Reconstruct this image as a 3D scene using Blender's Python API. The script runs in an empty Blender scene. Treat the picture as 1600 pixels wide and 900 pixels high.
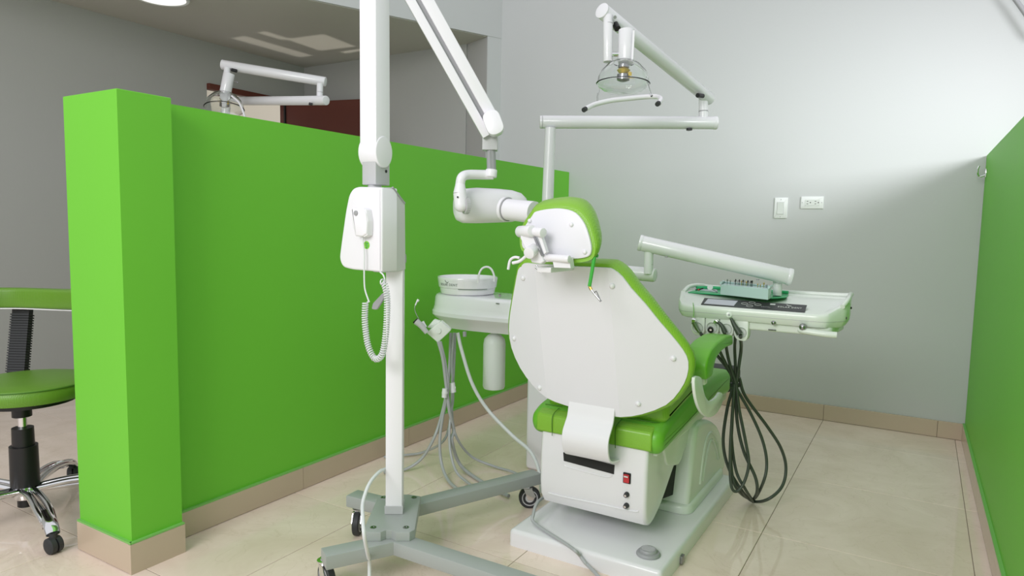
import bpy, bmesh, math, random
from mathutils import Vector, Matrix

# ---------------------------------------------------------------- camera, world, lights, exposure
scene = bpy.context.scene
C = scene.collection
cd = bpy.data.cameras.new('camera'); cam = bpy.data.objects.new('camera', cd); C.objects.link(cam)
cam.location = (0, 0, 1.06); cam.rotation_euler = (1.47918, -0.01847, 0.5432)
cd.sensor_width = 36; cd.lens = 23.9625; cd.clip_start = 0.05
scene.camera = cam
w = bpy.data.worlds.new('world'); scene.world = w; w.use_nodes = True
bg = w.node_tree.nodes['Background']; bg.inputs[0].default_value = (0.96, 0.97, 1.0, 1); bg.inputs[1].default_value = 0.86

def area(name, loc, target, sx, sy, energy, col=(1, 1, 1), spread=180):
    l = bpy.data.lights.new(name, 'AREA'); l.shape = 'RECTANGLE'; l.size = sx; l.size_y = sy
    l.energy = energy; l.color = col; l.spread = math.radians(spread)
    o = bpy.data.objects.new(name, l); C.objects.link(o); o.location = loc
    d = Vector(target) - Vector(loc); o.rotation_euler = d.to_track_quat('-Z', 'Y').to_euler()
    return o
area('daylight_right_window', (2.0, 1.9, 2.05), (-0.32, 4.14, 1.38), 1.1, 0.9, 8.5, (0.97, 0.98, 1.0), 44)
area('daylight_rear_window', (-1.0, -2.2, 2.6), (-1.6, 1.9, 0.4), 2.0, 1.4, 92, (1.0, 0.99, 0.97))
# added unseen lamps throw up patches imitating reflected sunlight on the far room's ceiling
def patch(x0, x1, y0, y1, e, rot=0.0):
    o = area('ceiling_sun_patch_lamp', ((x0 + x1) / 2, (y0 + y1) / 2, 1.0), ((x0 + x1) / 2, (y0 + y1) / 2, 3), y1 - y0, x1 - x0, e * (x1 - x0) * (y1 - y0), (1.0, 0.93, 0.82), 2.5)
    o.rotation_euler = (math.pi, 0, math.pi / 2 + rot)
patch(-4.32, -4.18, 3.24, 3.86, 0.9, 0.0)
patch(-4.03, -3.95, 3.23, 3.44, 0.9)
patch(-4.00, -3.66, 3.45, 3.80, 1.0, 0.1)
patch(-3.90, -3.66, 3.88, 3.93, 1.2)
scene.view_settings.view_transform = 'Standard'
scene.view_settings.look = 'None'
scene.view_settings.gamma = 1.0
scene.view_settings.use_curve_mapping = False
scene.view_settings.exposure = 0.0
random.seed(4)

# ---------------------------------------------------------------- materials
def mat(name, col, rough=0.5, metal=0.0, coat=0.0, bump=None, var=0.0, vscale=3.0, spec=0.5, trans=0.0, ior=1.45, alpha=1.0, emit=0.0, sss=0.0):
    m = bpy.data.materials.new(name); m.use_nodes = True
    nt = m.node_tree; b = nt.nodes['Principled BSDF']
    b.inputs['Base Color'].default_value = (*col, 1); b.inputs['Roughness'].default_value = rough
    b.inputs['Metallic'].default_value = metal; b.inputs['Coat Weight'].default_value = coat
    b.inputs['Coat Roughness'].default_value = 0.08
    b.inputs['Specular IOR Level'].default_value = spec
    b.inputs['Transmission Weight'].default_value = trans; b.inputs['IOR'].default_value = ior
    b.inputs['Alpha'].default_value = alpha
    if emit:
        b.inputs['Emission Color'].default_value = (*col, 1); b.inputs['Emission Strength'].default_value = emit
    tc = nt.nodes.new('ShaderNodeTexCoord')
    if var:
        n = nt.nodes.new('ShaderNodeTexNoise'); n.inputs['Scale'].default_value = vscale; n.inputs['Detail'].default_value = 4
        nt.links.new(tc.outputs['Object'], n.inputs['Vector'])
        mx = nt.nodes.new('ShaderNodeMix'); mx.data_type = 'RGBA'
        mx.inputs[6].default_value = (*[c * (1 - var) for c in col], 1); mx.inputs[7].default_value = (*[min(1, c * (1 + var)) for c in col], 1)
        nt.links.new(n.outputs['Fac'], mx.inputs[0]); nt.links.new(mx.outputs[2], b.inputs['Base Color'])
    if bump:
        kind, sc, st = bump
        if kind == 'noise':
            t = nt.nodes.new('ShaderNodeTexNoise'); t.inputs['Scale'].default_value = sc; out = t.outputs['Fac']
        else:
            t = nt.nodes.new('ShaderNodeTexVoronoi'); t.inputs['Scale'].default_value = sc; t.inputs['Randomness'].default_value = 0.0; out = t.outputs['Distance']
        nt.links.new(tc.outputs['Object'], t.inputs['Vector'])
        bp = nt.nodes.new('ShaderNodeBump'); bp.inputs['Strength'].default_value = st; bp.inputs['Distance'].default_value = 0.002
        nt.links.new(out, bp.inputs['Height']); nt.links.new(bp.outputs['Normal'], b.inputs['Normal'])
    return m

WALL = mat('wall_paint', (0.53, 0.545, 0.55), 0.55, bump=('noise', 60, 0.15), var=0.012, vscale=1.2)
WALL_SHADED = mat('wall_paint_shaded', (0.40, 0.405, 0.395), 0.55, bump=('noise', 60, 0.15), var=0.015, vscale=1.2)  # darker copy of the wall paint, the recess's shade put into the colour
CEIL = mat('ceiling_paint', (0.50, 0.49, 0.45), 0.6, bump=('noise', 60, 0.1))
GREEN = mat('green_paint', (0.155, 0.53, 0.04), 0.5, spec=0.35, bump=('noise', 45, 0.12), var=0.03, vscale=2.0)
LEDGE = mat('green_ledge_paint', (0.20, 0.50, 0.12), 0.4)
VINYL = mat('green_vinyl', (0.23, 0.48, 0.04), 0.30, bump=('voronoi', 230, 0.5), spec=0.6)
VINYLS = mat('green_vinyl_plain', (0.15, 0.45, 0.035), 0.33, bump=('noise', 90, 0.15), spec=0.5)
VINYLD = mat('olive_green_vinyl', (0.13, 0.29, 0.025), 0.33, bump=('voronoi', 230, 0.35))
SEAM = mat('vinyl_seam', (0.05, 0.16, 0.01), 0.5)
WHITE = mat('white_plastic', (0.80, 0.785, 0.83), 0.22, coat=0.35)
WHITEM = mat('white_panel', (0.78, 0.765, 0.83), 0.38, bump=('noise', 300, 0.05))
CREAMW = mat('cream_white_plastic', (0.76, 0.80, 0.76), 0.25, coat=0.3)
ENAMEL = mat('white_enamel', (0.79, 0.785, 0.82), 0.25, coat=0.4)
STANDW = mat('white_powder_coat', (0.83, 0.815, 0.87), 0.3, coat=0.2)
GREYP = mat('grey_powder_coat', (0.36, 0.385, 0.375), 0.38, bump=('noise', 400, 0.06))
GREYL = mat('light_grey_plastic', (0.50, 0.50, 0.52), 0.35)
GREYM = mat('mid_grey_plastic', (0.34, 0.34, 0.36), 0.4)
RUBBER = mat('dark_rubber', (0.03, 0.032, 0.035), 0.55)
BLACK = mat('black_plastic', (0.012, 0.012, 0.013), 0.35)
GAP_SHADE = mat('gap_shade', (0.02, 0.02, 0.02), 0.8)  # near-black stands for the shade inside gaps and slots
CHROME = mat('chrome', (0.80, 0.80, 0.82), 0.08, metal=1.0)
STEEL = mat('brushed_steel', (0.33, 0.33, 0.34), 0.28, metal=1.0)
BRASS = mat('brass', (0.62, 0.42, 0.12), 0.3, metal=1.0)
HOSEG = mat('dark_green_grey_hose', (0.055, 0.07, 0.055), 0.4)
HOSEL = mat('grey_hose', (0.42, 0.43, 0.45), 0.35)
HOSEW = mat('white_cable', (0.72, 0.74, 0.76), 0.35)
PORC = mat('porcelain', (0.82, 0.81, 0.86), 0.08, coat=0.6)
MILK = mat('translucent_bottle', (0.80, 0.84, 0.82), 0.35)
WATER = mat('bottle_water', (0.66, 0.73, 0.72), 0.15, trans=0.2, ior=1.33)
GLASS = mat('clear_lamp_glass', (0.97, 0.99, 0.98), 0.02, trans=1.0, ior=1.45)
AMBER = mat('amber_reflector', (0.75, 0.52, 0.06), 0.2, metal=0.6)
TRAYG = mat('green_silicone_mat', (0.03, 0.42, 0.16), 0.35)
MINT = mat('pale_mint_plastic', (0.47, 0.62, 0.62), 0.3)
PANELK = mat('charcoal_panel', (0.055, 0.058, 0.06), 0.35)
SCREEN = mat('grey_display', (0.52, 0.53, 0.60), 0.3)
PRINTW = mat('pale_print', (0.65, 0.67, 0.66), 0.5)
PRINTG = mat('grey_green_print', (0.20, 0.25, 0.21), 0.5)
LOGOG = mat('bright_green_sticker', (0.25, 0.60, 0.06), 0.4)
TEAL = mat('teal_print', (0.02, 0.40, 0.15), 0.4)
STRAPG = mat('green_strap', (0.06, 0.42, 0.06), 0.5)
SIDEP = mat('side_panel_shaded', (0.60, 0.61, 0.61), 0.4)  # greyer than the white box: shade of the turned side put into the colour
RED = mat('red_rocker', (0.55, 0.04, 0.05), 0.25)
DOORW = mat('red_brown_door', (0.105, 0.024, 0.014), 0.45, var=0.12, vscale=4)
CREAM = mat('cream_wall', (0.78, 0.70, 0.56), 0.6)
TILEB = mat('baseboard_tile', (0.54, 0.435, 0.33), 0.22, var=0.05, vscale=3, spec=0.5)
GROUT = mat('grout', (0.16, 0.12, 0.08), 0.8)
LIGHTW = mat('lit_diffuser', (1.0, 0.98, 0.96), 0.5, emit=1.1)
SOCK = mat('plate_plastic', (0.80, 0.82, 0.82), 0.3)
SOCK2 = mat('rocker_plastic', (0.66, 0.69, 0.67), 0.35)

def tile_mat():
    m = bpy.data.materials.new('beige_porcelain_tile'); m.use_nodes = True; nt = m.node_tree; b = nt.nodes['Principled BSDF']
    b.inputs['Roughness'].default_value = 0.035; b.inputs['Specular IOR Level'].default_value = 0.5
    g = nt.nodes.new('ShaderNodeNewGeometry'); oi = nt.nodes.new('ShaderNodeObjectInfo')
    n = nt.nodes.new('ShaderNodeTexNoise'); n.inputs['Scale'].default_value = 2.2; n.inputs['Detail'].default_value = 7; n.inputs['Roughness'].default_value = 0.65; n.inputs['Distortion'].default_value = 1.5
    nt.links.new(g.outputs['Position'], n.inputs['Vector'])
    r = nt.nodes.new('ShaderNodeValToRGB'); r.color_ramp.elements[0].color = (0.76, 0.62, 0.52, 1); r.color_ramp.elements[1].color = (0.90, 0.755, 0.67, 1)
    r.color_ramp.elements[0].position = 0.3; r.color_ramp.elements[1].position = 0.7
    nt.links.new(n.outputs['Fac'], r.inputs[0])
    n2 = nt.nodes.new('ShaderNodeTexNoise'); n2.inputs['Scale'].default_value = 3.5; n2.inputs['Detail'].default_value = 5; n2.inputs['Distortion'].default_value = 3.0
    nt.links.new(g.outputs['Position'], n2.inputs['Vector'])
    r2 = nt.nodes.new('ShaderNodeValToRGB'); e = r2.color_ramp.elements
    e[0].position = 0.488; e[0].color = (0, 0, 0, 1); e[1].position = 0.5; e[1].color = (1, 1, 1, 1); x = e.new(0.512); x.color = (0, 0, 0, 1)
    nt.links.new(n2.outputs['Fac'], r2.inputs[0])
    mx = nt.nodes.new('ShaderNodeMix'); mx.data_type = 'RGBA'; mx.inputs[7].default_value = (0.55, 0.43, 0.30, 1)
    ma = nt.nodes.new('ShaderNodeMath'); ma.operation = 'MULTIPLY'; ma.inputs[1].default_value = 0.22
    nt.links.new(r2.outputs[0], ma.inputs[0]); nt.links.new(ma.outputs[0], mx.inputs[0]); nt.links.new(r.outputs[0], mx.inputs[6])
    hs = nt.nodes.new('ShaderNodeHueSaturation'); mr = nt.nodes.new('ShaderNodeMapRange'); mr.inputs[3].default_value = 0.97; mr.inputs[4].default_value = 1.03
    nt.links.new(oi.outputs['Random'], mr.inputs[0]); nt.links.new(mr.outputs[0], hs.inputs['Value'])
    nt.links.new(mx.outputs[2], hs.inputs['Color']); nt.links.new(hs.outputs[0], b.inputs['Base Color'])
    return m
TILE = tile_mat()

# ---------------------------------------------------------------- mesh helpers
V = Vector
def M3(o, u, v, n): return V(o), V(u), V(v), V(n)
XY = (V((1, 0, 0)), V((0, 1, 0)), V((0, 0, 1)))
XZ = (V((1, 0, 0)), V((0, 0, 1)), V((0, 1, 0)))   # n = +y
YZ = (V((0, 1, 0)), V((0, 0, 1)), V((1, 0, 0)))   # n = +x
def grid_faces(bm, rings, closed=True, cap0=True, cap1=True):
    vs = [[bm.verts.new(p) for p in r] for r in rings]
    n = len(rings[0])
    for a, b in zip(vs, vs[1:]):
        for i in range(n if closed else n - 1):
            j = (i + 1) % n
            bm.faces.new((a[i], a[j], b[j], b[i]))
    if cap0: bm.faces.new(vs[0][::-1])
    if cap1: bm.faces.new(vs[-1])
    return vs
def inset(pts, d):
    n = len(pts); out = []
    ar = sum(pts[i][0] * pts[(i + 1) % n][1] - pts[(i + 1) % n][0] * pts[i][1] for i in range(n))
    s = 1 if ar > 0 else -1
    for i in range(n):
        p0, p, p1 = V(pts[i - 1]), V(pts[i]), V(pts[(i + 1) % n])
        e0 = (p - p0).normalized(); e1 = (p1 - p).normalized()
        n0 = V((-e0.y, e0.x)) * s; n1 = V((-e1.y, e1.x)) * s
        m = (n0 + n1)
        if m.length < 1e-6: m = n0
        m.normalize(); k = max(0.5, m.dot(n0))
        out.append(p + m * d / k)
    return out
def fillet(pts, r, k=5):
    n = len(pts); out = []
    for i in range(n):
        p0, p, p1 = V(pts[i - 1]), V(pts[i]), V(pts[(i + 1) % n])
        a = p0 - p; b = p1 - p; q = min(r, a.length * 0.48, b.length * 0.48)
        A = p + a.normalized() * q; B = p + b.normalized() * q
        for t in range(k + 1):
            t /= k; out.append((A * (1 - t) + p * t) * (1 - t) + (p * (1 - t) + B * t) * t)
    return out
def rect(x0, x1, y0, y1): return [(x0, y0), (x1, y0), (x1, y1), (x0, y1)]
def smooth2(pts, k=4):
    n = len(pts); out = []
    P = [V(p) for p in pts]
    for i in range(n):
        a, b, c, d = P[i - 1], P[i], P[(i + 1) % n], P[(i + 2) % n]
        for t in range(k):
            t /= k
            out.append(0.5 * ((2 * b) + (c - a) * t + (2 * a - 5 * b + 4 * c - d) * t * t + (3 * b - a - 3 * c + d) * t ** 3))
    return out
def slab(bm, pts, fr, c0, c1, r=0.0, k=4, o=(0, 0, 0), r1=None):
    """plate of outline pts in frame fr=(u,v,n) from depth c0 to c1 with rounded rims"""
    u, v, n = fr; o = V(o); rings = []
    if r1 is None: r1 = r
    def ring(d, c): return [o + u * p[0] + v * p[1] + n * c for p in inset(pts, d)] if d else [o + u * p[0] + v * p[1] + n * c for p in pts]
    sg = 1 if c1 > c0 else -1
    if r > 0:
        for i in range(k + 1):
            t = math.pi / 2 * i / k; rings.append(ring(r * (1 - math.sin(t)), c0 + sg * r * (1 - math.cos(t))))
    else: rings.append(ring(0, c0))
    if r1 > 0:
        for i in range(k + 1):
            t = math.pi / 2 * i / k; rings.append(ring(r1 * (1 - math.cos(t)), c1 - sg * r1 * (1 - math.sin(t))))
    else: rings.append(ring(0, c1))
    grid_faces(bm, rings)
def box(bm, x0, x1, y0, y1, z0, z1, r=0.0, k=2):
    if r: slab(bm, fillet(rect(x0, x1, y0, y1), r, 3), XY, z0, z1, r * 0.9, k)
    else: slab(bm, rect(x0, x1, y0, y1), XY, z0, z1)
def obox(bm, p0, p1, w_, h, r=0.0, up=(0, 0, 1)):
    """beam from p0 to p1 with width w_ (sideways) and height h"""
    p0, p1 = V(p0), V(p1); d = (p1 - p0); L = d.length; d.normalize()
    s = d.cross(V(up)).normalized(); t = s.cross(d).normalized()
    slab(bm, fillet(rect(-w_ / 2, w_ / 2, -h / 2, h / 2), r, 3) if r else rect(-w_ / 2, w_ / 2, -h / 2, h / 2), (s, t, d), 0, L, r * 0.8, 2, o=p0)
def catmull(pts, k=8):
    P = [V(p) for p in pts]; P = [P[0] * 2 - P[1]] + P + [P[-1] * 2 - P[-2]]; out = []
    for i in range(1, len(P) - 2):
        a, b, c, d = P[i - 1], P[i], P[i + 1], P[i + 2]
        for t in range(k):
            t /= k
            out.append(0.5 * ((2 * b) + (c - a) * t + (2 * a - 5 * b + 4 * c - d) * t * t + (3 * b - a - 3 * c + d) * t ** 3))
    out.append(P[-2]); return out
def tube(bm, pts, r, seg=12, k=8, flat=1.0, up=None):
    P = catmull(pts, k) if (k and len(pts) > 2) else [V(p) for p in pts]
    n = len(P); rings = []
    T = (P[1] - P[0]).normalized()
    N = V(up) if up else (V((0, 0, 1)) if abs(T.z) < 0.9 else V((1, 0, 0)))
    N = (N - T * N.dot(T)).normalized()
    for i in range(n):
        T = (P[min(i + 1, n - 1)] - P[max(i - 1, 0)]).normalized()
        N = (N - T * N.dot(T)).normalized(); B = T.cross(N)
        rr = r if not isinstance(r, (list, tuple)) else r[0] + (r[1] - r[0]) * i / (n - 1)
        rings.append([P[i] + N * math.cos(2 * math.pi * j / seg) * rr * flat + B * math.sin(2 * math.pi * j / seg) * rr for j in range(seg)])
    grid_faces(bm, rings)
def cyl(bm, p0, p1, r, seg=24, r2=None, bev=0.0):
    p0, p1 = V(p0), V(p1); d = (p1 - p0).normalized(); L = (p1 - p0).length
    if r2 is None: r2 = r
    if bev: lathe(bm, [(r - bev, 0), (r - bev * .3, bev * .3), (r, bev), (r2, L - bev), (r2 - bev * .3, L - bev * .3), (r2 - bev, L)], p0, d, seg)
    else: lathe(bm, [(r, 0), (r2, L)], p0, d, seg)
def lathe(bm, prof, o, axis=(0, 0, 1), seg=32, close=True, loop=False):
    o = V(o); a = V(axis).normalized(); N = V((1, 0, 0)) if abs(a.x) < 0.8 else V((0, 1, 0)); N = (N - a * N.dot(a)).normalized(); B = a.cross(N)
    rings = [[o + a * h + (N * math.cos(2 * math.pi * j / seg) + B * math.sin(2 * math.pi * j / seg)) * max(rr, 1e-4) for j in range(seg)] for rr, h in prof]
    grid_faces(bm, rings, True, close, close)
def sphere(bm, c, r, seg=12, sz=1.0):
    n = seg // 2
    lathe(bm, [(r * math.sin(math.pi * i / n), -r * sz * math.cos(math.pi * i / n)) for i in range(n + 1)], c, (0, 0, 1), seg)

CAM_SCALE = None
def link(name, me, m, parent=None):
    o = bpy.data.objects.new(name, me); C.objects.link(o)
    if m and not me.materials: me.materials.append(m)
    if parent is not None: o.parent = parent
    return o
def base_of(p):
    q = V((0, 0, 0))
    while p is not None: q += p.location; p = p.parent
    return q
def obj(name, build, m, parent=None, angle=38, origin=None, label=None):  # many coordinates in the builds were computed beforehand from image pixels at assumed depths
    """build(bm) draws in world coordinates; the mesh is linked as ONE object relative to its parent"""
    bm = bmesh.new(); build(bm)
    if CAM_SCALE:
        bmesh.ops.scale(bm, vec=(CAM_SCALE[0],) * 3, verts=bm.verts); bmesh.ops.translate(bm, vec=(0, 0, CAM_SCALE[1]), verts=bm.verts)  # scale plus lift amounts to scaling about the camera
    bmesh.ops.remove_doubles(bm, verts=bm.verts, dist=1e-6)
    bmesh.ops.recalc_face_normals(bm, faces=bm.faces)
    off = V(origin) if origin is not None else base_of(parent)
    bmesh.ops.translate(bm, verts=bm.verts, vec=-off)
    me = bpy.data.meshes.new(name); bm.to_mesh(me); bm.free()
    for p in me.polygons: p.use_smooth = True
    me.set_sharp_from_angle(angle=math.radians(angle))
    o = link(name, me, m, parent)
    if parent is None: o.location = off
    elif origin is not None: o.location = off - base_of(parent)
    if label: o['label'] = label
    return o
def thing(name, label, cat, loc, group=None):
    o = bpy.data.objects.new(name, None); C.objects.link(o); o.location = loc; o.empty_display_size = 0.1
    o['label'] = label; o['category'] = cat
    if group: o['group'] = group
    return o
def tag(o, label, cat, group=None):
    o['label'] = label; o['category'] = cat
    if group: o['group'] = group
    return o
def struct(name, build, m, parent=None, label=None, **k):
    o = obj(name, build, m, parent, **k)
    if parent is None: o['kind'] = 'structure'
    if label: o['label'] = label
    return o
def text(name, s, size, o, u, v, m, parent, depth=0.0004, bend=None, bold=0.0):
    cu = bpy.data.curves.new('t', 'FONT'); cu.body = s; cu.size = size; cu.extrude = depth; cu.align_x = 'CENTER'; cu.align_y = 'CENTER'; cu.resolution_u = 3; cu.space_character = 1.15; cu.offset = bold
    t = bpy.data.objects.new('t', cu); C.objects.link(t); bpy.context.view_layer.update()
    me = bpy.data.meshes.new_from_object(t.evaluated_get(bpy.context.evaluated_depsgraph_get())); bpy.data.objects.remove(t)
    me.name = name; u, v = V(u).normalized(), V(v).normalized(); n = u.cross(v); off = base_of(parent)
    for q in me.vertices:
        x, y, z = q.co
        if bend:
            c, r = V(bend[0]), bend[1]; a0 = bend[2] + x / r
            rr = r + z + bend[3] * y
            q.co = c + V((math.cos(a0) * rr, math.sin(a0) * rr, o[2] + y)) - off
        else: q.co = V(o) + u * x + v * y + n * z - off
    me.materials.clear()
    return link(name, me, m, parent)
def dup(root, dloc, label=None, rz=0):
    r = root.copy(); C.objects.link(r); r.location = V(root.location) + V(dloc); r.rotation_euler = (0, 0, rz)
    if label: r['label'] = label
    for ch in list(root.children):
        c = ch.copy(); C.objects.link(c); c.parent = r
        for g in ch.children:
            d = g.copy(); C.objects.link(d); d.parent = c
    return r

# ================================================================ THE SETTING
TX, TY, SX, SY = -0.424, 3.09, 0.625, 0.652
floor = struct('floor', lambda bm: box(bm, -4.6, 1.6, -1.6, 4.2, -0.03, -0.0012), GROUT)
tcache = {}
for i in range(-7, 4):
    for j in range(-8, 3):
        x0, x1 = TX + i * SX + 0.001, TX + (i + 1) * SX - 0.001
        y0, y1 = TY + j * SY + 0.001, TY + (j + 1) * SY - 0.001
        x0, x1, y0, y1 = max(x0, -4.57), min(x1, 1.6), max(y0, -1.6), min(y1, 4.15)
        if x1 - x0 < 0.01 or y1 - y0 < 0.01: continue
        key = (round(x1 - x0, 3), round(y1 - y0, 3))
        if key not in tcache:
            bm = bmesh.new(); slab(bm, rect(0, key[0], 0, key[1]), XY, -0.01, 0, 0, 1, r1=0.0008)
            bmesh.ops.recalc_face_normals(bm, faces=bm.faces)
            me = bpy.data.meshes.new('floor_tile'); bm.to_mesh(me); bm.free(); me.materials.append(TILE); tcache[key] = me
        t = link('floor_tile', tcache[key], None, floor); t.location = (x0, y0, 0)

struct('wall_back', lambda bm: box(bm, -4.75, 1.6, 4.14, 4.30, 0, 3.3), WALL)
struct('wall_far_left', lambda bm: (box(bm, -4.75, -4.57, -1.6, 3.207, 0, 2.6), box(bm, -4.75, -4.57, 3.207, 4.14, 2.055, 2.6), box(bm, -4.75, -4.57, 4.04, 4.14, 0, 2.055)), WALL_SHADED)
# slanting full-height wall with its wide opening: the header above and the narrow pier at the corner
struct('wall_slanted', lambda bm: (
    slab(bm, [(-2.61, 4.14), (-4.57, -0.235), (-4.78, -0.235), (-2.85, 4.14)], XY, 2.356, 3.3),
    slab(bm, [(-2.61, 4.145), (-2.66, 4.038), (-2.668, 4.041), (-2.66, 4.145)], XY, 0, 2.36)), WALL)
struct('wall_pier_return', lambda bm: slab(bm, [(-2.662, 4.0395), (-2.90, 4.138), (-2.90, 4.145), (-2.662, 4.145)], XY, 0, 2.3515), WALL_SHADED)  # same pier as above, its return face given the shaded wall colour
struct('ceiling', lambda bm: slab(bm, [(-4.75, -0.6), (-4.745, -0.6), (-2.615, 4.16), (-4.75, 4.16)], XY, 2.352, 2.3555), CEIL)
struct('wall_recess_end', lambda bm: box(bm, -4.57, -2.90, 4.128, 4.139, 0, 2.352), WALL_SHADED)
struct('wall_beyond_door', lambda bm: box(bm, -5.9, -5.8, 2.2, 6.2, 0, 2.6), CREAM)

# green low partition on the left with its end pillar
struct('wall_left', lambda bm: box(bm, -2.19, -2.06, 1.20, 4.139, 0, 1.421), GREEN)
struct('wall_left_pillar', lambda bm: slab(bm, [(-2.263, 1.10), (-1.972, 1.10), (-1.972, 1.262), (-2.263, 1.262)], XY, 0, 1.424, 0, 1, r1=0.002), GREEN)
# green low partition on the right (it runs slightly skew)
RP = [(0.2380, 4.135), (0.2573, 2.50), (0.2900, -0.30), (0.41, -0.30), (0.36, 4.135)]
struct('wall_right', lambda bm: slab(bm, RP, XY, 0, 1.447), GREEN)

def board(name, p0, p1, off, pieces, h=0.088, th=0.011, first=None, extra=None):
    """row of baseboard tiles from p0 to p1 standing proud to the side off"""
    p0, p1, off = V((*p0, 0)), V((*p1, 0)), V((*off, 0)); d = (p1 - p0).normalized(); L = (p1 - p0).length
    root = struct(name, lambda bm: slab(bm, [(p0 + off * 0.0)[:2], (p1 + off * 0.0)[:2], (p1 + off * th * 0.6)[:2], (p0 + off * th * 0.6)[:2]], XY, 0.0, h - 0.003), GROUT)
    cuts = [0] + [c for c in pieces if 0 < c < L] + [L]
    for a, b in zip(cuts, cuts[1:]):
        A, B = p0 + d * (a + 0.001), p0 + d * (b - 0.001)
        obj('baseboard_tile', lambda bm: slab(bm, [A[:2], B[:2], (B + off * th)[:2], (A + off * th)[:2]], XY, 0.002, h, 0, 1, r1=0.001), TILEB, root)
    return root
bl = board('baseboard_left', (-2.06, 1.262), (-2.06, 4.135), (1, 0), [0.566, 1.215, 1.87, 2.52])
obj('painted_ledge', lambda bm: box(bm, -2.06, -2.0495, 1.264, 4.13, 0.0885, 0.095), LEDGE, bl)
b1 = board('baseboard_pillar', (-2.263, 1.10), (-1.972, 1.10), (0, -1), [], h=0.092)
obj('painted_ledge', lambda bm: slab(bm, [(-2.263, 1.10), (-1.972, 1.10), (-1.962, 1.09), (-2.263, 1.09)], XY, 0.0925, 0.098), LEDGE, b1)
obj('baseboard_tile', lambda bm: box(bm, -1.972, -1.96, 1.0885, 1.264, 0.0, 0.092), TILEB, b1)
obj('painted_ledge', lambda bm: box(bm, -1.972, -1.9615, 1.092, 1.264, 0.0925, 0.098), LEDGE, b1)
board('baseboard_back', (-2.06, 4.14), (0.238, 4.14), (0, -1), [0.386, 1.011, 1.636, 2.18])
br = board('baseboard_right', (0.2380, 4.13), (0.2900, -0.28), (-1, 0), [0.36, 1.02, 1.67, 2.32, 2.97, 3.62])
obj('painted_ledge', lambda bm: slab(bm, [(0.2380, 4.125), (0.2900, -0.28), (0.2795, -0.28), (0.2275, 4.125)], XY, 0.0885, 0.094), LEDGE, br)
board('baseboard_far', (-4.57, -1.0), (-4.57, 3.2), (1, 0), [0.65 * i for i in range(1, 7)])

# door of the far room: frame and an open red-brown leaf
d1 = struct('door_1', lambda bm: (box(bm, -4.60, -4.54, 3.207, 3.93, 2.012, 2.055, 0.004), box(bm, -4.60, -4.54, 3.895, 3.94, 0, 2.02, 0.004)), DOORW)
def leaf(bm):
    a, b = V((-4.53, 3.90, 0)), V((-3.83, 4.055, 0)); d = (b - a).normalized(); s = V((-d.y, d.x, 0))
    slab(bm, [a[:2], b[:2], (b + s * 0.04)[:2], (a + s * 0.04)[:2]], XY, 0.01, 2.025, 0.003, 1)
obj('door_leaf', leaf, DOORW, d1)
obj('leaf_edge_strip', lambda bm: box(bm, -4.545, -4.531, 3.885, 3.915, 0.01, 2.02), BLACK, d1)

# ceiling lamp in the far room
cl = thing('ceiling_lamp', 'round flush white ceiling lamp in the low ceiling at the upper left', 'lamp', (-3.87, 2.43, 2.352))
obj('rim', lambda bm: lathe(bm, [(0.125, 0), (0.15, -0.004), (0.155, -0.018), (0.148, -0.024), (0.135, -0.022), (0.13, -0.008)], (-3.87, 2.43, 2.352), (0, 0, 1), 48), SOCK, cl)
obj('diffuser', lambda bm: lathe(bm, [(0.134, -0.004), (0.134, -0.02), (0.11, -0.028), (0.05, -0.032), (0.001, -0.033)], (-3.87, 2.43, 2.352), (0, 0, 1), 48), LIGHTW, cl)

# dark frame with pale panel at the upper right edge of the picture
hd = thing('wall_lamp', 'dark metal edge of a lamp high on the wall at the top right corner', 'lamp', (0.3707, 4.6864, 2.3))
obj('frame', lambda bm: tube(bm, [(0.274, 4.08, 2.2054), (0.3071, 4.08, 2.1535), (0.3401, 4.08, 2.0991), (0.3948, 4.08, 2.0073)], 0.011, 10), GREYM, hd)
obj('bracket', lambda bm: cyl(bm, (0.4029, 4.08, 1.9946), (0.4013, 4.14, 2.0123), 0.01, 12), GREYM, hd)

# wall plates
def plate(name, cx, cz, w_, h, label, cat):
    t = thing(name, label, cat, (cx, 4.14, cz - h / 2))
    obj('cover_plate', lambda bm: slab(bm, fillet(rect(cx - w_ / 2, cx + w_ / 2, cz - h / 2, cz + h / 2), 0.004, 3), XZ, 4.1395, 4.132, 0, 2, r1=0.004), SOCK, t)
    return t
t = plate('light_switch', -0.711, 1.187, 0.072, 0.117, 'white upright wall switch plate with a single rocker, left of the outlet', 'switch')
obj('switch_frame', lambda bm: slab(bm, rect(-0.7305, -0.6935, 1.150, 1.221), XZ, 4.133, 4.1312), GREYL, t)
obj('rocker', lambda bm: slab(bm, [(4.1315, 1.152), (4.1315, 1.219), (4.1265, 1.219), (4.1295, 1.185), (4.1275, 1.152)], YZ, -0.7290, -0.6950, 0.0005, 1), SOCK2, t)
for z in (1.137, 1.234): obj('screw', lambda bm: cyl(bm, (-0.711, 4.133, z), (-0.711, 4.1308, z), 0.003, 12), GREYL, t)
t = plate('power_outlet', -0.548, 1.217, 0.118, 0.068, 'white horizontal double power outlet plate, right of the wall switch', 'outlet')
obj('outlet_insert', lambda bm: slab(bm, fillet(rect(-0.584, -0.508, 1.200, 1.234), 0.003, 3), XZ, 4.1325, 4.1303, 0, 1, r1=0.001), SOCK2, t)
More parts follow.
